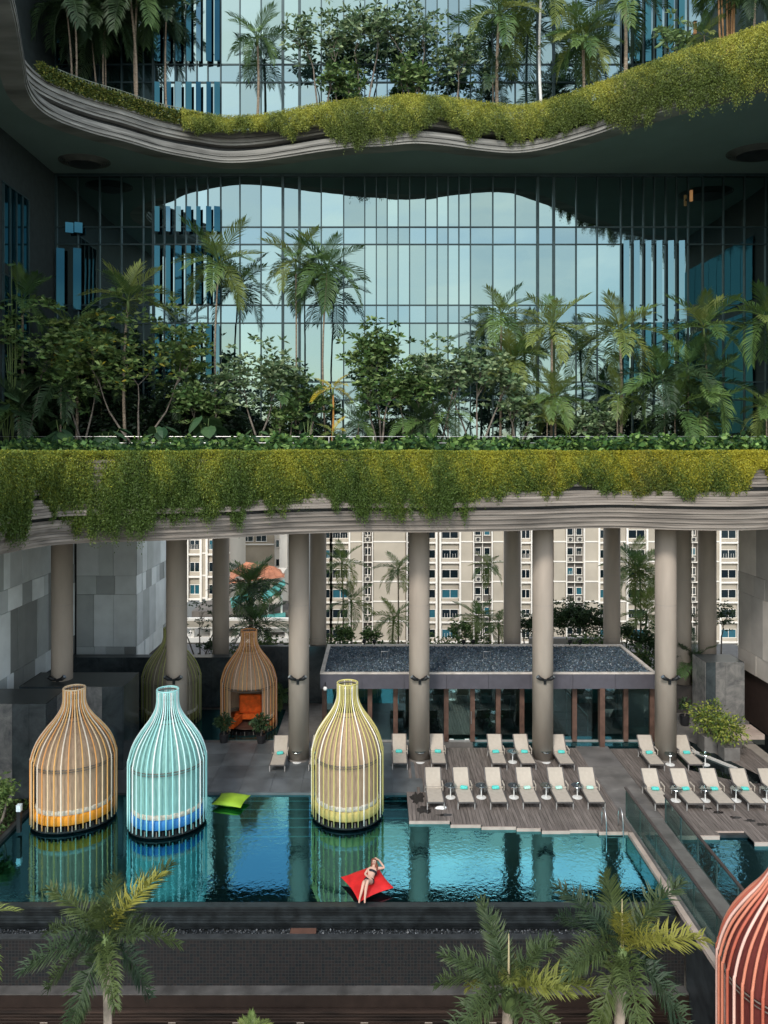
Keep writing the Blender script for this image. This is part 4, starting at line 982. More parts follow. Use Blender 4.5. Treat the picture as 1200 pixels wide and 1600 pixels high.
def block(lb, bands, Y, ztop, zlow, kmax, zoff=0, seed=1, zb=-14):
    t = thing('apartment_block', lb, 'apartment block', (0,Y,0)); r = random.Random(seed); s = F/Y
    X = lambda p: (p-VX)/s
    x0, x1 = X(bands[0][0]), X(bands[-1][1])
    MB().box(x0, x1, .62, 12, zb, ztop).build('wall', cream, t)
    k0 = int((zlow-ZB-zoff)//FL)+1
    hid = MB()
    for (a, b, ty) in bands:
        xa, xb = X(a), X(b)
        for k in range(k0, int((ztop-ZB)//FL)):
            zc = ZB+zoff+k*FL; near = k <= kmax; w = xb-xa
            if not near:
                if ty in 'WN': hid.box(xa+.2, xb-.2, .40, .60, zc-.55, zc+.55)
                if ty == 'R': hid.box(xa, xb, .45, .60, zc-1.2, zc+1.2)
                continue
            if ty == 'B':
                MB().box(xa+.05, xb-.05, .0, .6, zc-.9, zc+1.62).build('wall_panel', beige, t)
                MB().box(xa, xb, -.06, .6, zc-1.12, zc-.92).build('floor_band', whitep, t)
            elif ty in 'WN':
                ww = w-.5 if ty == 'W' else w-.3
                MB().box(xa+.2, xb-.2, .10, .6, zc-1.02, zc-.62).build('wall_panel', beige, t)
                MB().box(xa+.0, xb-.0, -.08, .6, zc-1.30, zc-1.06).build('floor_band', whitep, t)
                MB().box(xa+.2, xb-.2, .25, .6, zc+.66, zc+1.4).build('wall_panel', beige, t)
                window(t, (xa+xb)/2, .35, zc, ww, 1.12, r, zc < 0)
            elif ty == 'R':
                MB().box(xa, xb, .55, .6, zc-1.4, zc+1.4).build('recess_wall', darkr, t)
                MB().box(xa, xb, .1, .54, zc-1.22, zc-1.12).build('ledge', whitep, t)
                nW = 2 if w > 2.3 else 1
                for q in range(nW):
                    xx = xa+w*(q+.5)/nW
                    window(t, xx, .54, zc+.35, min(.8, w/nW-.35), .95, r, 0)
                    if r.random() < .8:
                        u = ob('air_conditioner', acm, t, (xx+r.uniform(-.1,.1), .5, zc-.72)); ob('fan_grille', fanm, u, (0,-.385,0), (math.pi/2,0,0))
        if ty in 'WN':
            for xx in (xa, xb): MB().box(xx-.13, xx+.13, -.16, .6, ZB+k0*FL-1.5, ZB+kmax*FL+3).build('pilaster', whitep, t)
        if ty == 'R':
            for xx in (xa, xb): MB().box(xx-.07, xx+.07, -.2, .6, ZB+k0*FL-1.5, ZB+kmax*FL+3).build('fin_wall', whitep, t)
            MB().tube([((xa+xb)/2,.4,zlow),((xa+xb)/2,.4,10)], .06, 6).build('drain_pipe', whitep, t)
    hid.build('upper_window', win_m, t, kind='stuff'); return t
block('long cream apartment block with white window grid behind the columns', [(505,517,'N'),(517,546,'W'),(546,566,'B'),(567,582,'R'),(583,634,'B'),(636,668,'R'),(669,682,'N'),(688,719,'W'),(720,739,'B'),(740,769,'R'),(770,787,'B'),(788,812,'N'),(813,831,'W'),(832,864,'B'),(865,884,'B'),(885,913,'R'),(914,935,'B'),(936,946,'N'),(950,978,'B'),(980,1011,'W'),(1012,1040,'B'),(1042,1074,'W'),(1075,1093,'R'),(1094,1124,'B'),(1125,1154,'W'),(1156,1200,'B')], AY, 43, -14.5, 2)
block('left apartment block with narrow window bays ending above the trees', [(262,291,'B'),(293,314,'W'),(315,322,'B'),(323,346,'W'),(347,358,'B')], 96, 40, -4.5, 2, 0, 4, -4.6)
t = thing('apartment_block', 'beige apartment block with a blank gable behind the terracotta roof', 'apartment block', (0,112,0))
Xc = lambda p: (p-VX)*112/F
MB().box(Xc(346), Xc(450), .6, 12, -14, 40).build('wall', whitep, t)
MB().box(Xc(374), Xc(428), .3, .6, -14, 40).build('gable_wall', mat('gable_beige', (.42,.35,.26), .9, scale=.3), t)
MB().box(Xc(361), Xc(372), -.3, .3, -14, 40).build('white_pier', whitep, t); MB().box(Xc(437), Xc(449), -.3, .3, -14, 40).build('white_pier', whitep, t)
for k in range(4):
    z = CAMZ-(841-VY)*112/F+k*2.9
    for px in (387,408): window(t, Xc(px), .28, z, 1.5, .9, random.Random(k), 0)
    MB().box(Xc(376), Xc(428), .05, .3, z-1.0, z-.82).build('floor_band', whitep, t)
for k in range(8):
    z = -8+k*2.8; window(t, Xc(433), .55, z, .5, 1.0, random.Random(k), 0)
# terracotta roofed pavilion and the turquoise canopy, car park deck
tr_m = mat('terracotta', (.42,.17,.095), .8, var=.2, scale=.6, bump=.2, bscale=3, stretch=(1,3,1)); tq = mat('turquoise_roof', (.08,.33,.30), .5, var=.1)
t = thing('tiled_roof_house', 'small building with a terracotta tiled hip roof seen between two columns', 'house', (0,90,0))
q = [P(362,905,88), P(441,905,88), P(446,886,94), P(372,872,96)]
m = MB(); a, b = P(385,878,91), P(428,885,91); c0, c1, c2, c3 = P(358,912,87), P(444,902,87), P(446,893,96), P(360,893,96)
m.v = [tuple(v-Vector((0,90,0))) for v in (c0,c1,c2,c3,a,b)]; m.f = [(0,1,5,4),(1,2,5),(2,3,4,5),(3,0,4),(0,3,2,1)]
rf = m.build('roof', tr_m, t)
for i in range(9):
    u = i/8; p0 = Vector(m.v[0]).lerp(Vector(m.v[1]), u); p1 = Vector(m.v[4]).lerp(Vector(m.v[5]), u); MB().bar(p0, p1, .09, .07).build('ridge_tile', tr_m, rf)
MB().box(c0.x+.6, c1.x-.6, -2.2, 5, -14, c1.z-.15).build('wall', cream, t)
for i in range(4): MB().box(c0.x+1+i*1.3, c0.x+1.9+i*1.3, -2.25, -2.15, c1.z-2.2, c1.z-.8).build('window', win_m, t)
t = thing('canopy', 'turquoise sloping canopy roof below the terracotta roof', 'canopy', (0,84,0))
for i, (A_, B_, C_, D_) in enumerate([((408,930),(444,905),(446,912),(412,940)),((395,958),(446,952),(446,962),(392,968)),((360,935),(392,922),(396,932),(362,948))]):
    m = MB(); vs_ = [P(*A_,86), P(*B_,86), P(*C_,82), P(*D_,82)]; m.v = [tuple(v-Vector((0,84,0))) for v in vs_]+[tuple(v-Vector((0,84,.15))) for v in vs_]
    m.f = [(0,1,2,3),(7,6,5,4),(0,4,5,1),(1,5,6,2),(2,6,7,3),(3,7,4,0)]; m.build('roof_sheet', tq, t)
for px in (396,418,440): MB().tube([P(px,930,84)-Vector((0,84,0)), P(px,1010,84)-Vector((0,84,0))], .12, 6).build('post', whitep, t)
cp = thing('car_park', 'low beige car park deck with white bands behind the copper birdcage', 'car park', (0,80,0))
Xp = lambda p: (p-VX)*80/F; Zp = lambda p: CAMZ-(p-VY)*80/F
MB().box(Xp(285), Xp(451), 4.0, 10, -14, Zp(968)).build('back_wall', darkr, cp)
for (ya, yb, mm) in ((966,970,whitep),(970,980,beige),(980,982,whitep),(997,1004,whitep),(1004,1030,darkr)):
    MB().box(Xp(285), Xp(451), 0, 4.0 if ya in (980,997) else .4, Zp(yb), Zp(ya)).build('parapet' if mm is beige else 'floor_band', mm, cp)
for px in (300,330,372,410,447): MB().box(Xp(px)-.15, Xp(px)+.15, .3, .6, Zp(1000), Zp(982)).build('pier', whitep, cp)
def car(loc, lb, col):
    t = thing('parked_car', lb, 'car', loc)
    prof = [(-2.1,.35),(-2.1,.8),(-1.5,.92),(-.9,1.42),(.7,1.45),(1.4,.98),(2.05,.85),(2.1,.35)]
    m = MB(); n = len(prof); m.v = [(x,-.85,z) for x,z in prof]+[(x,.85,z) for x,z in prof]
    m.f = [tuple(range(n)), tuple(range(2*n-1,n-1,-1))]+[(i,n+i,n+(i+1)%n,(i+1)%n) for i in range(n)]
    m.build('body', mat('car_white', col, .3, spec=.6), t)
    for s in (-.86,.86): MB().obox((-.1,s,1.15), (.8,0,0), (0,.012,0), (0,0,.17)).build('side_window', black_m, t)
    for x in (-1.35,1.35):
        for s in (-.8,.8): MB().tube([(x,s-.08,.32),(x,s+.08,.32)], .32, 14).build('wheel', black_m, t)
car((Xp(433), 82.0, Zp(997)+.01), 'white car parked in the low car park deck behind the copper birdcage', (.75,.75,.73))
MB().box(-60, 60, 62, 66, -14, -6).build('rear_street_bank', mat('bank_grass', (.05,.08,.03), .9, scale=.5), kind='structure')
MB().box((828-VX)*47/F, (957-VX)*47/F, 47, 47.4, 0, CAMZ-(1000-VY)*47/F+.1).build('rear_parapet', concrete, label='pale low parapet wall behind the pavilion roof', cat='parapet')

# ------------------------------------------------------------------ plants
def rachis(L_, t, droop): return Vector((L_*(t-.18*t*t*droop), 0, -L_*droop*.55*t*t))
def frond_mesh(name, m, L_=2.2, n=26, ll=.55, lw=.05, droop=.8, lift=.35, plum=0., seed=0, fan=0):
    r = random.Random(seed); mb = MB()
    pts = [rachis(L_, k/8, droop) for k in range(9)]; mb.tube(pts, [.022*L_/2*(1-.85*k/8)+.003 for k in range(9)], 4, cap=False)
    for i in range(n):
        t = .14+.86*(i+.5)/n; p = rachis(L_, t, droop); q = rachis(L_, min(1, t+.03), droop); d = (q-p).normalized() if t < .97 else (p-rachis(L_, t-.03, droop)).normalized()
        ln = ll*(.45+.55*math.sin(math.pi*min(1, t*.85+.12)))*r.uniform(.88,1.1); f = R(62-38*t)
        for s in (-1, 1):
            up = Vector((0,0,1)); sd2 = Vector((0,s,0))
            el = lift*(1-.5*t)+(r.uniform(-plum,plum) if plum else r.uniform(-.08,.08))
            dr = (sd2*math.sin(f)+d*math.cos(f)); dr = (dr*math.cos(el)+up*math.sin(el)).normalized()
            a = p; b = p+dr*ln*.55; c = b+(dr-Vector((0,0,.35+.3*droop))).normalized()*ln*.45
            wv = d*lw*.5 if abs(dr.dot(d)) < .9 else Vector((0,0,lw*.5))
            wv = (wv-dr*wv.dot(dr)).normalized()*lw*.5; k = len(mb.v)
            mb.v += [tuple(a-wv*.5), tuple(a+wv*.5), tuple(b+wv), tuple(b-wv), tuple(c)]
            mb.f += [(k,k+1,k+2,k+3),(k+3,k+2,k+4)]
    return mb.mesh(name, m)
FM = {}
for mn, mm in (('g',frond_g),('l',frond_l),('d',frond_d),('y',frond_y)):
    FM[mn] = [frond_mesh('frond', mm, 2.2, 27, .76, .051, dr, .42, .14, i) for i, dr in enumerate((.45,.8,1.15))]
foxg = leafmat('foxtail_green', (.02,.044,.027), (.08,.11,.032), nscale=1.1, trans=.22); foxy = leafmat('foxtail_olive', (.12,.16,.04), (.30,.28,.05), nscale=1.1, trans=.25)
FM['fox'] = [frond_mesh('frond', foxg, 2.2, 72, .56, .040, dr, .5, .8, 20+i) for i, dr in enumerate((.5,.8,1.0))]
FM['foxy'] = [frond_mesh('frond', foxy, 2.2, 72, .56, .040, dr, .5, .8, 30+i) for i, dr in enumerate((.5,.8,1.0))]
def palm(lb, base, crown, Lf, kinds='g', n=11, trunk=.07, seed=0, el=(72,-28), group='palms on the garden terraces', cat='palm tree', stems=1, shaft=True, spread=.0, dead=0, bark=None):
    r = random.Random(seed); base = Vector(base); crown = Vector(crown)
    t = thing('palm_tree', lb, cat, base, 0, group)
    for st in range(stems):
        off = Vector((r.uniform(-1,1)*spread, r.uniform(-.5,.5)*spread, r.uniform(-.35,.15)*spread*2)) if st else Vector()
        b0 = Vector((off.x*.3, off.y*.3, 0)); top = crown-base+off; H = top.z
        bend = Vector((r.uniform(-.025,.025)*H, 0, 0))
        pts = [b0.lerp(top, k/6)+bend*math.sin(math.pi*k/6) for k in range(7)]
        MB().tube(pts, [trunk*(1.25-.45*k/6) for k in range(7)], 8).build('trunk', bark or bark_m, t, smooth=True)
        if shaft: MB().tube([top-Vector((0,0,.5*Lf/2)), top-Vector((0,0,.1)), top+Vector((0,0,.1))], [trunk*1.0, trunk*1.15, trunk*.5], 8).build('crown_shaft', shaft_m, t, smooth=True)
        a0 = r.uniform(0, 6.28)
        nf = n if n < 8 else n+3
        for k in range(nf):
            u = (k+.5)/nf; e = R(el[0]+(el[1]-el[0])*u**.85+r.uniform(-7,7)); az = a0+k*2.39996+r.uniform(-.15,.15)
            ms = FM[kinds if kinds in FM else r.choice(kinds)]
            o = ob('frond', ms[min(2, int(u*3))], t, top, scale=Lf/2.2*r.uniform(.85,1.1))
            o.rotation_euler = (r.uniform(-.25,.25), -e, az)
        for k in range(dead):
            o = ob('dead_frond', FM['y'][2], t, top-Vector((0,0,.2)), scale=Lf/2.2*.8); o.rotation_euler = (0, R(25), r.uniform(0, 6.28))
    return t
ZT = 14.0
def tpalm(px, py, Y, rpx, lb, zb=ZT, **kw):
    c = P(px, py, Y); return palm(lb, (c.x+random.uniform(-.1,.1), Y, zb), c, rpx*Y/F, seed=px, **kw)
# lower terrace palms
tpalm(342,412,40.2,78,'tall slender palm with drooping fronds in the left half of the lower terrace',kinds='gl',n=12,trunk=.055)
tpalm(462,408,40.6,72,'tall slim palm left in the pair before the bright glass',kinds='gl',n=11,trunk=.05)
tpalm(512,418,39.8,76,'tall slim palm right in the pair before the bright glass',kinds='g',n=12,trunk=.05)
tpalm(200,470,38.2,72,'bright topped palm standing above the forked tree at left',kinds='gl',n=9,el=(80,10))
tpalm(118,520,38.5,64,'yellowing small palm among the trees at far left',kinds='gyl',n=9)
tpalm(35,470,38.4,66,'grey green palm at the left edge of the lower terrace',kinds='g',n=10)
tpalm(783,492,39.6,66,'palm with orange trunk left in the group right of centre',kinds='gl',n=12,trunk=.06)
tpalm(862,512,39.4,72,'palm with orange trunk right in the group right of centre',kinds='gl',n=12,trunk=.07)
tpalm(800,560,39.0,62,'low bushy palm cluster under the two orange trunked palms',kinds='gl',n=8,stems=3,spread=.7,trunk=.035)
tpalm(868,620,38.2,58,'short palm below the right orange trunked palm',kinds='gl',n=9,stems=2,spread=.5,trunk=.035)
tpalm(968,518,39.2,80,'bright green palm standing alone right of the centre',kinds='l',n=11,trunk=.07)
tpalm(966,620,38.3,50,'small palm at the foot of the lone bright green palm',kinds='gl',n=8,trunk=.04)
tpalm(1100,512,39.2,76,'tall bright palm rising from the dense clump at right',kinds='lg',n=9,trunk=.05,el=(75,0))
for i, (px, py) in enumerate([(1035,590),(1075,575),(1108,600),(1055,640),(1095,650)]):
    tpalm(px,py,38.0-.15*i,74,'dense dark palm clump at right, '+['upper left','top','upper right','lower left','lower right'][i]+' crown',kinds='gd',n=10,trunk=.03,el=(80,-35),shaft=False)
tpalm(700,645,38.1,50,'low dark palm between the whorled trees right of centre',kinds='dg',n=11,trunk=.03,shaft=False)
tpalm(560,660,38.0,46,'low dark palm at the foot of the slender upright tree',kinds='dg',n=11,trunk=.03,shaft=False)
tpalm(1200,500,37.8,80,'palm cut off by the right edge of the lower terrace',kinds='gl',n=12)
tpalm(1198,640,37.4,60,'low palm at the right edge below a taller palm',kinds='gl',n=9,trunk=.04)
tpalm(520,608,38.0,40,'small orange stemmed palm with yellow fronds near the centre',kinds='y',n=6,trunk=.05,el=(60,-5),bark=mat('orange_stem', (.42,.2,.05), .6))
tpalm(520,676,37.3,34,'tiny yellow leaved palm at the foot of the orange stemmed palm',kinds='yl',n=6,trunk=.03)
tpalm(655,655,38.2,56,'low feathery palm clump at the centre of the terrace',kinds='dg',n=12,stems=2,spread=.6,trunk=.03,shaft=False)
tpalm(855,660,37.8,40,'fan shaped young palm at the foot of the right palm group',kinds='l',n=12,trunk=.03,el=(85,5),shaft=False)
tpalm(440,610,38.2,50,'small palm beside the pale trunked tree left of centre',kinds='g',n=9,trunk=.04)
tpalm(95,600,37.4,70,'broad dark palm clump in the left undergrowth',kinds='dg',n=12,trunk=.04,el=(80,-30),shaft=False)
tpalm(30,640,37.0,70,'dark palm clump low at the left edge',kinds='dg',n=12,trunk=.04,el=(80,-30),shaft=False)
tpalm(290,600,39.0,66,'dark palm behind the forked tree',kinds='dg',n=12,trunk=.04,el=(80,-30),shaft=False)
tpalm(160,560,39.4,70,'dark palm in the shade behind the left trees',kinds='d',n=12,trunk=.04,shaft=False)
# upper terrace palms
U = dict(zb=31.2)
tpalm(402,58,41.7,58,'short feathery palm against pale glass on the upper terrace',kinds='g',n=10,trunk=.07,**U)
tpalm(780,22,41.5,84,'big palm with pale trunk at the centre right of the upper terrace',kinds='gl',n=12,trunk=.09,**U)
tpalm(846,-18,41.2,84,'white trunked palm right of the big upper terrace palm',kinds='gl',n=12,trunk=.075,bark=white_m,**U)
tpalm(912,62,40.0,66,'bushy palm with bright fronds right on the upper terrace',kinds='lg',n=12,trunk=.05,stems=2,spread=.5,**U)
tpalm(976,-6,39.6,84,'tall brown trunked palm right on the upper terrace',kinds='gd',n=12,trunk=.10,**U)
tpalm(770,120,41.7,52,'low dark palm beneath the big upper terrace palm',kinds='d',n=10,trunk=.03,shaft=False,**U)
tpalm(215,-15,41.0,84,'tall palm with twin pale trunks at the upper left',kinds='gd',n=12,stems=2,spread=.6,trunk=.07,**U)
tpalm(115,-5,40.0,84,'leaning slim palm at the far upper left',kinds='d',n=12,stems=2,spread=.8,trunk=.05,**U)
tpalm(165,15,41.4,80,'dark palm cluster between the upper left trunks',kinds='d',n=12,stems=3,spread=1.0,trunk=.045,**U)
tpalm(260,20,41.8,60,'dark palm beside the reflecting fins of the upper left',kinds='d',n=11,trunk=.05,**U)
tpalm(1135,-60,37.8,70,'clump of orange bamboo-like stems at the upper right',kinds='g',n=9,stems=6,spread=.5,trunk=.05,bark=mat('orange_cane', (.36,.2,.09), .6),**U)
tpalm(1100,55,38.2,40,'low fern-like palm at the foot of the orange stems',kinds='gl',n=10,trunk=.03,shaft=False,**U)
tpalm(1180,-10,36.5,60,'dark broad palm at the upper right corner',kinds='d',n=10,trunk=.06,**U)

def branch_tree(lb, base, crown_c, rad, leafcols, lw, n_leaf=900, seed=0, L_leaf=.36, W_leaf=.14, trunks=2, group='broadleaf trees on the garden terraces', weights=None, thick=.05, name='garden_tree'):
    r = random.Random(seed); base = Vector(base); cc = Vector(crown_c)-base
    t = thing(name, lb, 'tree', base, 0, group); mb = MB(); tips = []
    def grow(p, d, ln, rd, lev):
        q = p+d*ln; mid = p.lerp(q, .5)+Vector((r.uniform(-1,1),r.uniform(-1,1),0))*ln*.06
        mb.tube([p, mid, q], [rd, rd*.85, rd*.7], 5, cap=lev > 2)
        if lev >= 4: tips.append((q, d)); return
        for k in range(r.choice((2,3)) if lev else 3):
            nd = (d+Vector((r.uniform(-1,1), r.uniform(-1,1), r.uniform(-.2,.75)))*.75).normalized()
            grow(q, nd, ln*r.uniform(.62,.85), rd*.62, lev+1)
    fork = max(.3, cc.z-rad*1.0)
    for k in range(trunks):
        b = Vector((r.uniform(-.1,.1), r.uniform(-.1,.1), 0)); top = Vector(((k-(trunks-1)/2)*rad*.45+cc.x, cc.y+r.uniform(-.1,.1), fork))
        mb.tube([b, b.lerp(top,.5)+Vector((r.uniform(-.1,.1),0,0)), top], [thick*1.2, thick, thick*.85], 7)
        grow(top, Vector((.35*(k-(trunks-1)/2), 0, 1)).normalized(), rad*.42, thick*.8, 1)
    mb.build('trunk', barkg_m, t, smooth=True)
    # pull tips into the crown ball and put a rosette of leaves on each
    pts = []; dirs = []; per = 9
    nt_ = max(1, n_leaf//per)
    for k in range(nt_):
        q, d = r.choice(tips); q = q+Vector((r.gauss(0,1),r.gauss(0,1)*.6,r.gauss(0,1)))*rad*.20 if k % 3 else cc+Vector((r.gauss(0,1),r.gauss(0,1)*.7,r.gauss(0,1)*.9)).normalized()*rad*r.uniform(.45,1.0)
        dv = q-cc
        if dv.length > rad*1.15: q = cc+dv*(rad*1.15/dv.length)*r.uniform(.75,1)
        for j in range(per):
            a = 2*math.pi*j/per+r.random(); e = r.uniform(-.35,.9); v = Vector((math.cos(a)*math.cos(e), math.sin(a)*math.cos(e), math.sin(e)))
            pts.append(q+v*.02); dirs.append(v)
    n = len(pts); pn = np.array(pts); dn = np.array(dirs)
    leaves('crown', pn, dn, rng.uniform(.75,1.15,n)*L_leaf, rng.uniform(.8,1.1,n)*W_leaf, tints(n, leafcols, weights), leaf_a, t)
    return t
GR = [(.07,.14,.04),(.13,.22,.065),(.24,.33,.12),(.035,.065,.022)]
GR2 = [(.09,.16,.075),(.17,.25,.12),(.30,.38,.20),(.045,.08,.035)]
GY = [(.075,.14,.045),(.14,.21,.06),(.22,.28,.08),(.5,.42,.05)]
def ttree(px, py, Y, rpx, lb, cols=GR, zb=ZT, **kw):
    kw['n_leaf'] = int(kw.get('n_leaf', 900)*1.15)
    c = P(px, py, Y); return branch_tree(lb, (c.x+random.uniform(-.2,.2), Y, zb), c, rpx*Y/F, cols, None, seed=px+7, **kw)
ttree(215,545,37.6,98,'broad forked tree with pale trunks and a few yellow leaves at left',GY,weights=[.42,.36,.2,.02],n_leaf=2600,trunks=3)
ttree(40,535,37.6,86,'bushy tree at the left edge of the lower terrace',GR,n_leaf=2200)
ttree(128,575,37.8,70,'dense small tree between the left edge tree and the forked tree',GR,n_leaf=1700)
ttree(405,585,37.8,66,'open crowned tree with pale trunk left of the slim palm pair',GR2,n_leaf=1300)
ttree(588,548,38.2,58,'slender upright tree near the centre of the lower terrace',GR,n_leaf=1500,trunks=1)
ttree(590,610,38.0,46,'bushy lower tree right under the slender upright tree',GR,n_leaf=1000,trunks=2)
ttree(690,572,38.2,60,'open tree with whorled leaves just right of the centre',GR2,n_leaf=1100)
ttree(745,588,38.0,60,'spreading tree with a dark curved trunk right of the centre',GR2,n_leaf=1100,trunks=3)
ttree(320,625,38.0,52,'dark leaved shrub tree beside the forked tree',GR,n_leaf=1200)
ttree(445,650,38.1,34,'small leafy tree between the pale trunked tree and yellow palm',GR,n_leaf=500)
ttree(640,605,38.3,48,'leafy tree between the feathery palm clump and the whorled tree',GR,n_leaf=1100)
ttree(812,640,38.0,40,'small leafy tree under the right palm group',GR2,n_leaf=600)
ttree(478,625,38.4,42,'small leafy tree directly left of the orange stemmed palm',GR,n_leaf=700)
ttree(925,655,38.0,34,'low leafy shrub left of the lone bright palm',GR2,n_leaf=500)
ttree(505,60,41.5,62,'dense leafy tree left of centre on the upper terrace',GR2,zb=31.2,n_leaf=1100)
ttree(572,45,41.6,60,'open tree with long whorled leaves at the centre of the upper terrace',GR2,zb=31.2,n_leaf=850,L_leaf=.40)
ttree(645,45,41.5,62,'tall open tree right of centre on the upper terrace',GR2,zb=31.2,n_leaf=850,L_leaf=.40)
ttree(716,90,41.6,50,'thin stemmed tree before the white trunk on the upper terrace',GR2,zb=31.2,n_leaf=800,L_leaf=.3,trunks=1)
ttree(535,125,41.6,36,'dark low bush at the foot of the upper terrace trees',GR,zb=31.2,n_leaf=900)
ttree(640,120,41.6,36,'dark low bush right of the centre on the upper terrace',GR,zb=31.2,n_leaf=900)
ttree(1045,62,38.9,40,'light green spreading shrub near the copper lamp',[(.16,.24,.10),(.22,.32,.12)],zb=31.2,n_leaf=350,trunks=1)

# big leaved plants (elephant ears)
def ear_mesh(m):
    mb = MB(); n = 7; mb.v = [(0,0,0)]
    out_ = [(.0,.0),(-.18,.22),(.0,.42),(.35,.46),(.75,.30),(1.1,0),(.75,-.30),(.35,-.46),(.0,-.42),(-.18,-.22)]
    mb.v = [(x, y, -.18*x*x-.25*abs(y)**1.5) for x, y in out_]+[(.45,0,.05),(.85,0,-.06)]
    mb.f = [(0,1,2,10),(2,3,10),(3,4,11,10),(4,5,11),(5,6,11),(6,7,10,11),(7,8,10),(8,9,0,10)]
    return mb.mesh('large_leaf', m)
ear = [ear_mesh(leafmat('ear_leaf', (.03,.075,.035), (.07,.13,.05), trans=.2)), ear_mesh(leafmat('ear_leaf_dark', (.02,.05,.025), (.04,.08,.04), trans=.2))]
def earplant(px, py, Y, s, lb, zb=ZT, n=9):
    c = P(px, py, Y); r = random.Random(px); t = thing('elephant_ear_plant', lb, 'plant', (c.x, Y, zb), 0, 'large leaved plants on the lower terrace')
    for k in range(n):
        a = k*2.4+r.random(); e = r.uniform(.3,.9); q = Vector((math.cos(a)*e*s*.9, math.sin(a)*e*s*.5-.1, (c.z-zb)*r.uniform(.55,1.15)))
        MB().tube([(0,0,0), (q.x*.6,q.y*.6,q.z*.7), tuple(q)], [.02,.016,.012], 4).build('stalk', shaft_m, t)
        o = ob('large_leaf', ear[k % 2], t, q, (r.uniform(-.3,.3), r.uniform(.2,.8), a), scale=s*r.uniform(.7,1.1))
for px, py, Y, s, lb in ((322,655,37.0,.85,'large leaved plant right of the forked tree trunk'),(165,672,36.6,.9,'large leaved plant left of the forked tree trunk'),(250,670,36.6,.7,'large leaved plant under the forked tree'),
    (95,660,36.6,.8,'large leaved plant in the dark left undergrowth'),(480,655,37.6,.45,'middling large leaved plant left of the yellow palm'),(400,675,37.0,.5,'low large leaved plant at the pale trunk foot'),(10,620,36.8,.9,'large leaved plant at the left edge'),(20,385+60,37.2,.5,'tall leafy tip at the left edge above the trees')):
    earplant(px, py, Y, s, lb)

# ground cover and undergrowth on the lower terrace
n = 17000; x = rng.uniform(-19, 21, n); xi = np.interp(x, [p.x for p in lo_c], [p.y for p in lo_c]) if all(a.x < b.x for a, b in zip(lo_c, lo_c[1:])) else np.full(n, 33.)
y = np.maximum(xi+.9, 34.0)+rng.random(n)**1.0*3.5; hgt = .22+.6*np.clip(vnoise(x*1.3, 3)*.6+vnoise(x*4, 4)*.5+.5, 0, 1)
z = ZT+rng.random(n)*hgt
D = rng.normal(size=(n,3)); D[:,2] = abs(D[:,2])*.6
leaves('ground_cover', np.stack([x,y,z],1), D, rng.uniform(.18,.40,n), rng.uniform(.12,.24,n), tints(n, [(.02,.06,.02),(.07,.15,.04),(.17,.28,.07)], [.4,.35,.25], .25), leaf_a, kind='stuff')
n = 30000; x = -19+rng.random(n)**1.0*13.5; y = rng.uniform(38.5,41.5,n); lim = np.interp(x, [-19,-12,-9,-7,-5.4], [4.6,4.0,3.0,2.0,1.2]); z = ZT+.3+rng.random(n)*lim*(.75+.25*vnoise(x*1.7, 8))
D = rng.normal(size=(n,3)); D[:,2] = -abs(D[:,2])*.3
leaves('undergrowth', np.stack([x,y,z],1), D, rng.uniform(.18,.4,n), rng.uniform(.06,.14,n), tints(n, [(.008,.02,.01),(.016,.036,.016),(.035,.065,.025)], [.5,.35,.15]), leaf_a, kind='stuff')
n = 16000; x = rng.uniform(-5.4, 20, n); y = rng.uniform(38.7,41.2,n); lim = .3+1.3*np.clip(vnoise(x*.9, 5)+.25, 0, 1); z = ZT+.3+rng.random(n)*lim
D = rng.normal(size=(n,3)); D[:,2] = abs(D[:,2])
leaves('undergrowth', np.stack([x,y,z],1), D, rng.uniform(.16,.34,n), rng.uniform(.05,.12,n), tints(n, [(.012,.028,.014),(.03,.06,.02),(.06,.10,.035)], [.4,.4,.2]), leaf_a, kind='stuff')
MB().box(-19, 22, 35.2, 43, 13.72, ZT).build('terrace_soil', mat('soil', (.04,.03,.022), .95), kind='structure')
iu = offset_curve(up_c, -1.0); k0_ = min(range(len(iu)), key=lambda i: iu[i].x)+1; us = MB()
for a_, b_ in zip(iu[k0_:], iu[k0_+1:]):
    if b_.x > a_.x+.01 and a_.y < 42.8 and b_.y < 42.8:
        q_ = len(us.v); us.v += [(a_.x,a_.y,31.3),(b_.x,b_.y,31.3),(b_.x,42.9,31.3),(a_.x,42.9,31.3)]; us.f.append((q_,q_+1,q_+2,q_+3))
us.build('upper_soil', MATS['soil'], kind='structure')
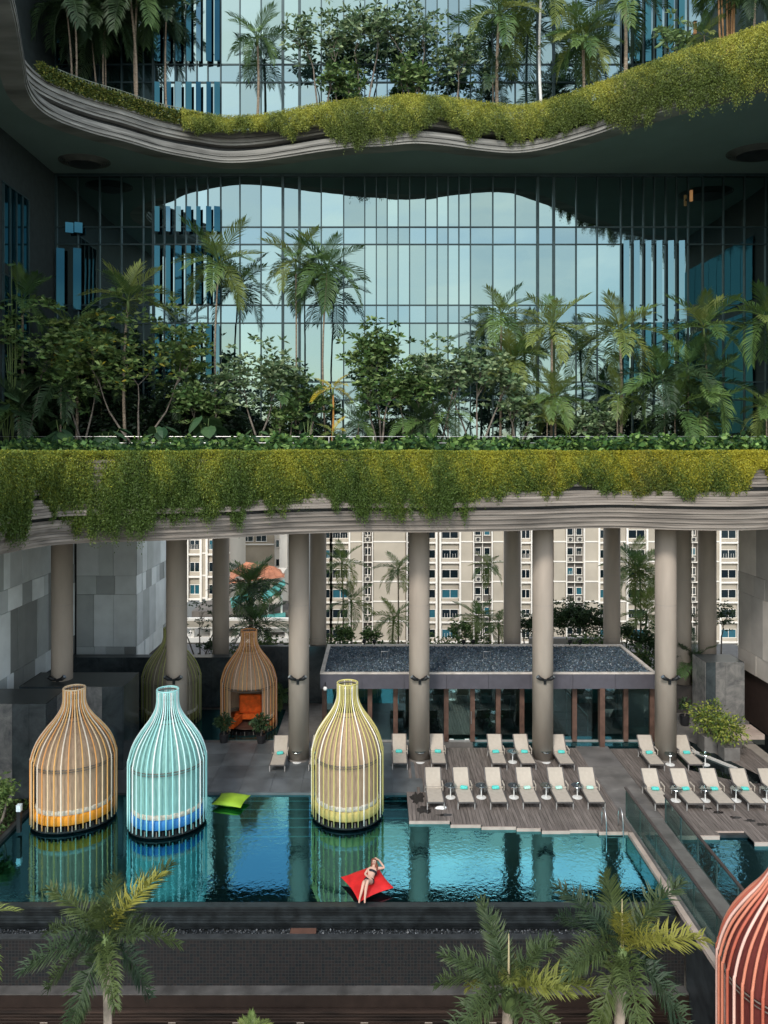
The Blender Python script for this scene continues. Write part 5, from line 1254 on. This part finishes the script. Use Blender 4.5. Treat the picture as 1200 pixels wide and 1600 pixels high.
# hanging creeper on the two terrace edges
def creeper(name, c, ztop, z_face, low, dens, cols_fn, seed, out0, slope=0., topback=.9, Ll=(.045,.088), nstr=7000):
    pts = [Vector(p) for p in c]; cum = [0]
    for a, b in zip(pts, pts[1:]): cum.append(cum[-1]+(b-a).length)
    cx = np.array([p.x for p in pts]); cy = np.array([p.y for p in pts]); cum = np.array(cum)
    oc = offset_curve(pts, 1.0); nx = np.array([o.x for o in oc])-cx; ny = np.array([o.y for o in oc])-cy
    u = rng.uniform(0, cum[-1], nstr); X = np.interp(u, cum, cx); Y = np.interp(u, cum, cy); NX = np.interp(u, cum, nx); NY = np.interp(u, cum, ny)
    px = VX+X/Y*F
    zl = CAMZ-(np.interp(px, [a for a, b in low], [b for a, b in low])-VY)*(Y-.3)/F
    ok = zl < ztop-.02
    dl = (ztop-zl)*(1+.12*vnoise(u*3.1, seed)+.11*vnoise(u*8.3, seed+1)+.08*rng.normal(size=nstr)); dl = np.clip(dl, .05, None)
    Pn = []; Dn = []; Cn = []
    per = dens
    t = rng.random((nstr, per))**.85
    zz = ztop+.02-t*dl[:,None]; bulge = out0+.16*np.sin(np.pi*np.clip(t*1.0,0,1))*(1+.5*vnoise(u*1.3, seed+5))[:,None]+.10*vnoise((u*2.3)[:,None]+t*3, seed+3)
    bulge = bulge+.11*vnoise(u*6.5, seed+12)[:,None]*np.sin(np.pi*np.clip(t,0,1)); o = bulge+slope*t+rng.normal(size=(nstr,per))*.045; jx = rng.normal(size=(nstr,per))*.05
    PX_ = X[:,None]+NX[:,None]*o+jx; PY_ = Y[:,None]+NY[:,None]*o
    sel = np.broadcast_to(ok[:,None], t.shape).ravel()
    Pn = np.stack([PX_.ravel(), PY_.ravel(), zz.ravel()], 1)[sel]
    # mound on top
    m_ = int(nstr*3); u2 = rng.uniform(0, cum[-1], m_); bk_ = rng.uniform(-topback, out0+.1, m_)
    X2 = np.interp(u2, cum, cx)+np.interp(u2, cum, nx)*bk_; Y2 = np.interp(u2, cum, cy)+np.interp(u2, cum, ny)*bk_
    px2 = VX+np.interp(u2, cum, cx)/np.interp(u2, cum, cy)*F; ok2 = np.interp(px2, [a for a, b in low], [b for a, b in low]) > (low[0][1] if 0 else -999)
    zt2 = ztop+rng.random(m_)*.14+.03*vnoise(u2*1.7, seed+9)
    if name == 'upper_creeper': ok2 = px2 > 285
    P2 = np.stack([X2, Y2, zt2], 1)[ok2]
    Pa = np.concatenate([Pn, P2]); n = len(Pa)
    D = rng.normal(size=(n,3)); D[:len(Pn),2] -= .9; D[len(Pn):,2] += .5; D[:,1] -= .35
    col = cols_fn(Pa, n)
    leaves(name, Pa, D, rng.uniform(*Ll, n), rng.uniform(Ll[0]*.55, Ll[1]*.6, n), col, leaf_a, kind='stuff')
    print(name, n)
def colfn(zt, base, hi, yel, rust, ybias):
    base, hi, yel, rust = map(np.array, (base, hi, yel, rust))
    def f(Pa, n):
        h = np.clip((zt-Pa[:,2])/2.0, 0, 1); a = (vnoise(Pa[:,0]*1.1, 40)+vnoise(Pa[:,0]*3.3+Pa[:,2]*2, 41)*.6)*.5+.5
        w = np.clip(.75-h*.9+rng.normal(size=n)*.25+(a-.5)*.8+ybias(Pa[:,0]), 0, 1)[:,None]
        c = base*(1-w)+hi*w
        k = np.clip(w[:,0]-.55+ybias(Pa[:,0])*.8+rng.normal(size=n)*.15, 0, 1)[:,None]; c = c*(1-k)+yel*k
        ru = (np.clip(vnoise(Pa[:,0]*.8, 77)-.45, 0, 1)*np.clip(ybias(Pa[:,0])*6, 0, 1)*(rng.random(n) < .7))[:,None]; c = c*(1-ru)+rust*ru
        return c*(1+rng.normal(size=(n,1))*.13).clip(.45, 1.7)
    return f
low1 = [(-90,830),(0,826),(25,826),(33,762),(45,765),(70,800),(95,815),(120,826),(200,828),(300,802),(370,806),(400,782),(440,797),(480,777),(520,782),(560,797),(650,800),(720,797),(770,780),(800,762),(850,777),(900,747),(930,770),(1000,765),(1100,773),(1160,765),(1174,726),(1185,734),(1195,757),(1300,760)]
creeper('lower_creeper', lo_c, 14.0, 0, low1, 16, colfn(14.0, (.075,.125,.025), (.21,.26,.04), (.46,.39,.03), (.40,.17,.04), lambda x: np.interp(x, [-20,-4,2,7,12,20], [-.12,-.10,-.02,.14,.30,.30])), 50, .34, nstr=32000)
low2 = [(-90,-500),(284,-500),(286,196),(310,205),(400,200),(440,200),(450,216),(480,196),(505,188),(520,216),(560,220),(600,217),(620,203),(650,205),(690,178),(735,217),(760,203),(815,218),(850,205),(900,195),(950,178),(970,197),(1050,162),(1100,157),(1200,132),(1300,110)]
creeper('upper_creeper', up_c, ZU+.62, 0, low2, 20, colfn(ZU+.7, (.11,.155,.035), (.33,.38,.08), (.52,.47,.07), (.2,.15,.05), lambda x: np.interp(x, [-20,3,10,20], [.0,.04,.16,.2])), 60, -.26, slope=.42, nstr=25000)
# thin low vine along the left of the upper edge, and picket railing there
cl = [p for p in offset_curve(up_c, -.42) if 60 < VX+p.x/p.y*F < 330 and p.y > 31]
n = 15000; ii = rng.integers(0, len(cl)-1, n); fr_ = rng.random(n); PX_ = np.array([cl[i].x for i in ii])*(1-fr_)+np.array([cl[i+1].x for i in ii])*fr_; PY_ = np.array([cl[i].y for i in ii])*(1-fr_)+np.array([cl[i+1].y for i in ii])*fr_
Pv = np.stack([PX_+rng.normal(size=n)*.12, PY_+rng.normal(size=n)*.12, ZU+rng.random(n)*.75-.12], 1); D = rng.normal(size=(n,3)); D[:,2] = abs(D[:,2])*.5
leaves('edge_vine', Pv, D, rng.uniform(.08,.16,n), rng.uniform(.05,.09,n), tints(n, [(.06,.10,.025),(.16,.19,.04),(.28,.27,.06)], [.4,.4,.2]), leaf_a, kind='stuff')
rl = thing('picket_railing', 'thin pale picket railing along the left curve of the upper terrace', 'railing')
cr_ = [p for p in offset_curve(up_c, -.75) if 88 < VX+p.x/p.y*F < 318 and p.y > 32]
d_ = 0; last = None; pk = MB().box(-.012,.012,-.012,.012,0,.95).mesh('picket', mat('pale_picket', (.22,.26,.2), .5))
for a, b in zip(cr_, cr_[1:]):
    sg = (b-a).length; k = 0
    while d_ < sg:
        q = a.lerp(b, d_/sg); ob('picket', pk, rl, (q.x, q.y, ZU)); d_ += .16
    d_ -= sg
MB().tube([(p.x, p.y, ZU+.96) for p in cr_], .022, 6).build('top_rail', MATS['pale_picket'], rl)
# thin wire railing at the back of the lower terrace
rl = thing('wire_railing', 'thin steel railing among the plants of the lower terrace', 'railing', (0,36.3,ZT))
for k in range(18): MB().box(-17+k*2.1-.02,-17+k*2.1+.02,-.02,.02,0,.8).build('post', steel_m, rl)
for z_ in (.8,.5): MB().tube([(-18,0,z_),(20,0,z_)], .011, 5).build('rail', steel_m, rl)

# ------------------------------------------------------------------ greenery at pool level and behind the pavilion
def gpalm(px, py, Y, rpx, lb, kinds='gl', zb=0, **kw):
    c = P(px, py, Y); return palm(lb, (c.x, Y, zb), c, 1.25*rpx*Y/F, kinds=kinds, seed=px*3, group='palms behind the pool terrace', **kw)
gpalm(534,880,50,34,'slim palm left of the pale panels behind the pavilion',n=10,trunk=.05)
gpalm(549,940,49,32,'short palm low behind the left end of the pavilion roof',n=10,trunk=.05)
gpalm(622,890,50,30,'slim palm partly hidden by a column behind the pavilion',n=10,trunk=.05)
gpalm(615,965,48,32,'low palm left of a column behind the pavilion roof',n=10)
gpalm(763,885,50,26,'slim palm before the dark recess of the apartment block',n=9,trunk=.04)
gpalm(745,965,48,34,'low palm bush behind the middle of the pavilion roof',n=11)
gpalm(779,975,48,28,'small palm close to the dark column behind the roof',n=9)
gpalm(1000,895,49,44,'tall loose palm at the right behind the pavilion',n=12,trunk=.06,stems=2,spread=1.2)
gpalm(1010,960,47.5,44,'low wide palm at the right behind the pavilion',n=12)
gpalm(395,915,50,48,'big dark palm above the copper birdcage',kinds='gd',n=13,trunk=.07,stems=2,spread=.9)
gpalm(400,975,47.5,52,'dark bushy palm right behind the copper birdcage',kinds='dg',n=13,shaft=False)
gpalm(440,1085,42.0,24,'small palm between the copper birdcage and a column',kinds='g',n=9)
gpalm(1078,1035,41.9,44,'dark palm between the two right rear columns',kinds='dg',n=13,trunk=.04,shaft=False,el=(80,-20))
def gtree(px, py, Y, rpx, lb, cols=GR, n_leaf=1500, zb=0, **kw):
    n_leaf = int(n_leaf*1.6); rpx = rpx*1.12
    c = P(px, py, Y); return branch_tree(lb, (c.x, Y, zb), c, rpx*Y/F, cols, None, seed=px+3, group='trees behind the pool terrace', n_leaf=n_leaf, L_leaf=.2, W_leaf=.09, **kw)
DK = [(.02,.045,.018),(.035,.07,.028),(.06,.10,.04)]
gtree(888,965,50,30,'round dark green tree left of the rear column behind the roof',DK,2600,trunks=2)
gtree(925,970,50,28,'round dark green tree just left of the rear column',DK,2400,trunks=2)
gtree(824,975,49.5,22,'small leafy tree left of the middle front column',DK,900)
gtree(1120,960,49,30,'thin open tree at the right between column and wing',DK,700)
gtree(312,960,49,34,'sparse bare-branched tree behind the olive birdcage',DK,260,trunks=3)
gtree(330,1010,47,24,'thin shrub between two columns behind the birdcages',DK,300,trunks=2)
gtree(538,990,47,18,'low bush behind the left corner of the pavilion roof',GR,700)
gtree(722,985,47,18,'round bush behind the middle roof spotlights',GR,600)
gtree(660,990,47,16,'low bush just right of the corner column behind the roof',GR,500)
gtree(975,985,47,16,'low bush right of the rear column behind the roof',DK,500)
gtree(580,993,47,14,'round low bush behind the left roof spotlights',GR,500)
gtree(1008,1000,46.5,22,'low dark bush at the right rear corner of the pavilion',DK,900)
n = 4500; x = rng.uniform(XP(1056,42.5), XP(1156,42.5), n); y = rng.uniform(41.8,46,n); z = rng.uniform(1.2,1.9,n)
D = rng.normal(size=(n,3)); D[:,2] = abs(D[:,2])
leaves('hedge_planting', np.stack([x,y,z],1), D, rng.uniform(.2,.45,n), rng.uniform(.05,.10,n), tints(n, [(.03,.07,.02),(.07,.12,.03),(.14,.19,.04)]), leaf_a, kind='stuff')
n = 14000; x = rng.uniform(-9,17,n); y = rng.uniform(45,47,n); z = rng.random(n)*(2.3+.9*vnoise(x*1.1,9))
D = rng.normal(size=(n,3)); D[:,2] = abs(D[:,2])
leaves('hedge_planting', np.stack([x,y,z],1), D, rng.uniform(.2,.4,n), rng.uniform(.06,.12,n), tints(n, [(.025,.06,.02),(.06,.11,.03),(.11,.16,.04)]), leaf_a, kind='stuff')
# lawn at the right rear and left planter
MB().poly([(-22,26),(-14.2,26.0),(-13.8,27.4),(-13.8,31.0),(-22,31.0)], -1.7, -.02).build('left_bed', MATS['soil'], kind='structure')
MB().bar((-13.72,24.6,-.04),(-13.72,31.0,-.04),.16,.14).build('bed_kerb', dark_m, kind='structure')
n = 9000; x = rng.uniform(-20,-13.85,n); y = rng.uniform(26.2,30.8,n); D = rng.normal(size=(n,3)); D[:,2] = abs(D[:,2])*.6
leaves('bed_ground_cover', np.stack([x,y,rng.random(n)*.16],1), D, rng.uniform(.06,.13,n), rng.uniform(.05,.08,n), tints(n, [(.03,.07,.02),(.06,.12,.035),(.10,.16,.05)]), leaf_a, kind='stuff')
gtree(0,1235,28.8,26,'small light green shrub at the left edge by the planting bed',[(.10,.17,.05),(.16,.23,.07)],500,trunks=2)
# potted plants
def pot(px, pyb, lb, r_, h, rad, cols, nl, shape='round', ht=.6):
    Y = pxY(pyb); c = P(px, pyb, Y); t = thing('potted_plant', lb, 'potted plant', (c.x, Y, .012))
    m = MB()
    if shape == 'round': m.lathe([(r_*.75,0),(r_,h),(r_*.9,h),(r_*.85,h-.05),(0,h-.05)], 20, capb=True)
    else: m.bbox(-r_,r_,-r_,r_,0,h,.02)
    m.build('pot', mat('pot_dark' if shape == 'round' else 'pot_grey', (.02,.02,.022) if shape == 'round' else (.16,.15,.14), .5), t, smooth=False)
    MB().tube([(0,0,h-.05),(0,0,h+ht*.6)], .03, 6).build('stem', barkg_m, t)
    n = nl; v = rng.normal(size=(n,3)); v /= np.linalg.norm(v,axis=1,keepdims=True); lob = 1+.35*np.sin(v[:,:1]*5+px)*np.cos(v[:,2:]*4+v[:,1:2]*3); q = v*rad*lob*rng.random((n,1))**.5; q[:,2] = q[:,2]*.8+h+ht
    leaves('foliage', q, v+rng.normal(size=(n,3))*.5, rng.uniform(.12,.22,n), rng.uniform(.06,.1,n), tints(n, cols), leaf_a, t)
pot(350,1160,'round leafy potted plant left of the copper birdcage opening',.24,.4,.42,DK,420)
pot(408,1161,'round leafy potted plant right of the copper birdcage opening',.24,.4,.45,DK,460)
LG_ = [(.08,.13,.03),(.16,.21,.04),(.3,.33,.06)]
pot(1109,1172,'square grey pot with a wide yellow-green bush beside the dark channel',.42,.75,.95,LG_,1100,'sq',.75)
pot(1139,1185,'square grey pot with a yellow-green bush nearest the right path',.36,.6,.75,LG_,800,'sq',.75)
pot(1070,1133,'small plant in a round black pot behind the rightmost front column',.26,.5,.28,DK,160)
pot(773,1152,'leafy plant in a pot inside the pavilion windows right of the door',.25,.4,.45,DK,380)
pot(683,1150,'leafy plant in a pot at the pavilion windows left of the door',.25,.4,.42,DK,300)

# ------------------------------------------------------------------ foreground foxtail palms
def fpalm(px, py, Y, Lf, lb, kinds, n, seed, el=(70,-25), zb=-13.9, trunk=.12, spear=True):
    c = P(px, py, Y); t = palm(lb, (c.x, Y, zb), c, Lf, kinds=kinds, n=n, seed=seed, el=el, trunk=trunk, group='foxtail palms in the foreground', bark=mat('pale_trunk', (.34,.28,.22), .8, var=.2, scale=4), shaft=True)
    if spear: MB().tube([c-t.location, c-t.location+Vector((0,0,1.0))], [.03,.008], 6).build('spear_leaf', mat('spear', (.5,.42,.25), .6), t)
    return t
fpalm(166,1468,15.0,1.62,'foxtail palm with one yellow frond rising at the bottom left','fox',11,5,spear=False,trunk=.10)
o = ob('frond', FM['foxy'][0], bpy.data.objects['palm_tree'] if 0 else [x for x in C.objects if x.get('label','').startswith('foxtail palm with one yellow')][0], (0,0,P(166,1468,15).z+13.9), scale=.72); o.rotation_euler = (.2, R(-64), R(10))
fpalm(795,1545,14.0,1.5,'foxtail palm with olive fronds at the bottom centre right','fox',12,8,el=(75,-10))
fpalm(972,1488,14.4,1.72,'largest foxtail palm with yellow tipped fronds at the bottom right','fox',13,13,el=(75,-25))
fpalm(-70,1450,14.2,1.05,'frond tip of a palm just outside the left edge','l',9,3,el=(60,-10),spear=False)
fpalm(393,1625,14.0,.42,'tiny palm top poking up at the bottom left of centre','l',8,4,el=(85,40),spear=False,trunk=.04)
for i, (nm, kids_) in enumerate([(o_.name, [c for c in o_.children if c.name.startswith('frond')]) for o_ in C.objects if o_.get('group') == 'foxtail palms in the foreground' and 'bottom' in o_['label'] and 'olive' in o_['label'] or o_.get('label','').startswith('largest foxtail')]):
    for j, k in enumerate(kids_):
        if j % 3 == 0: k.data = FM['foxy'][j % 3]
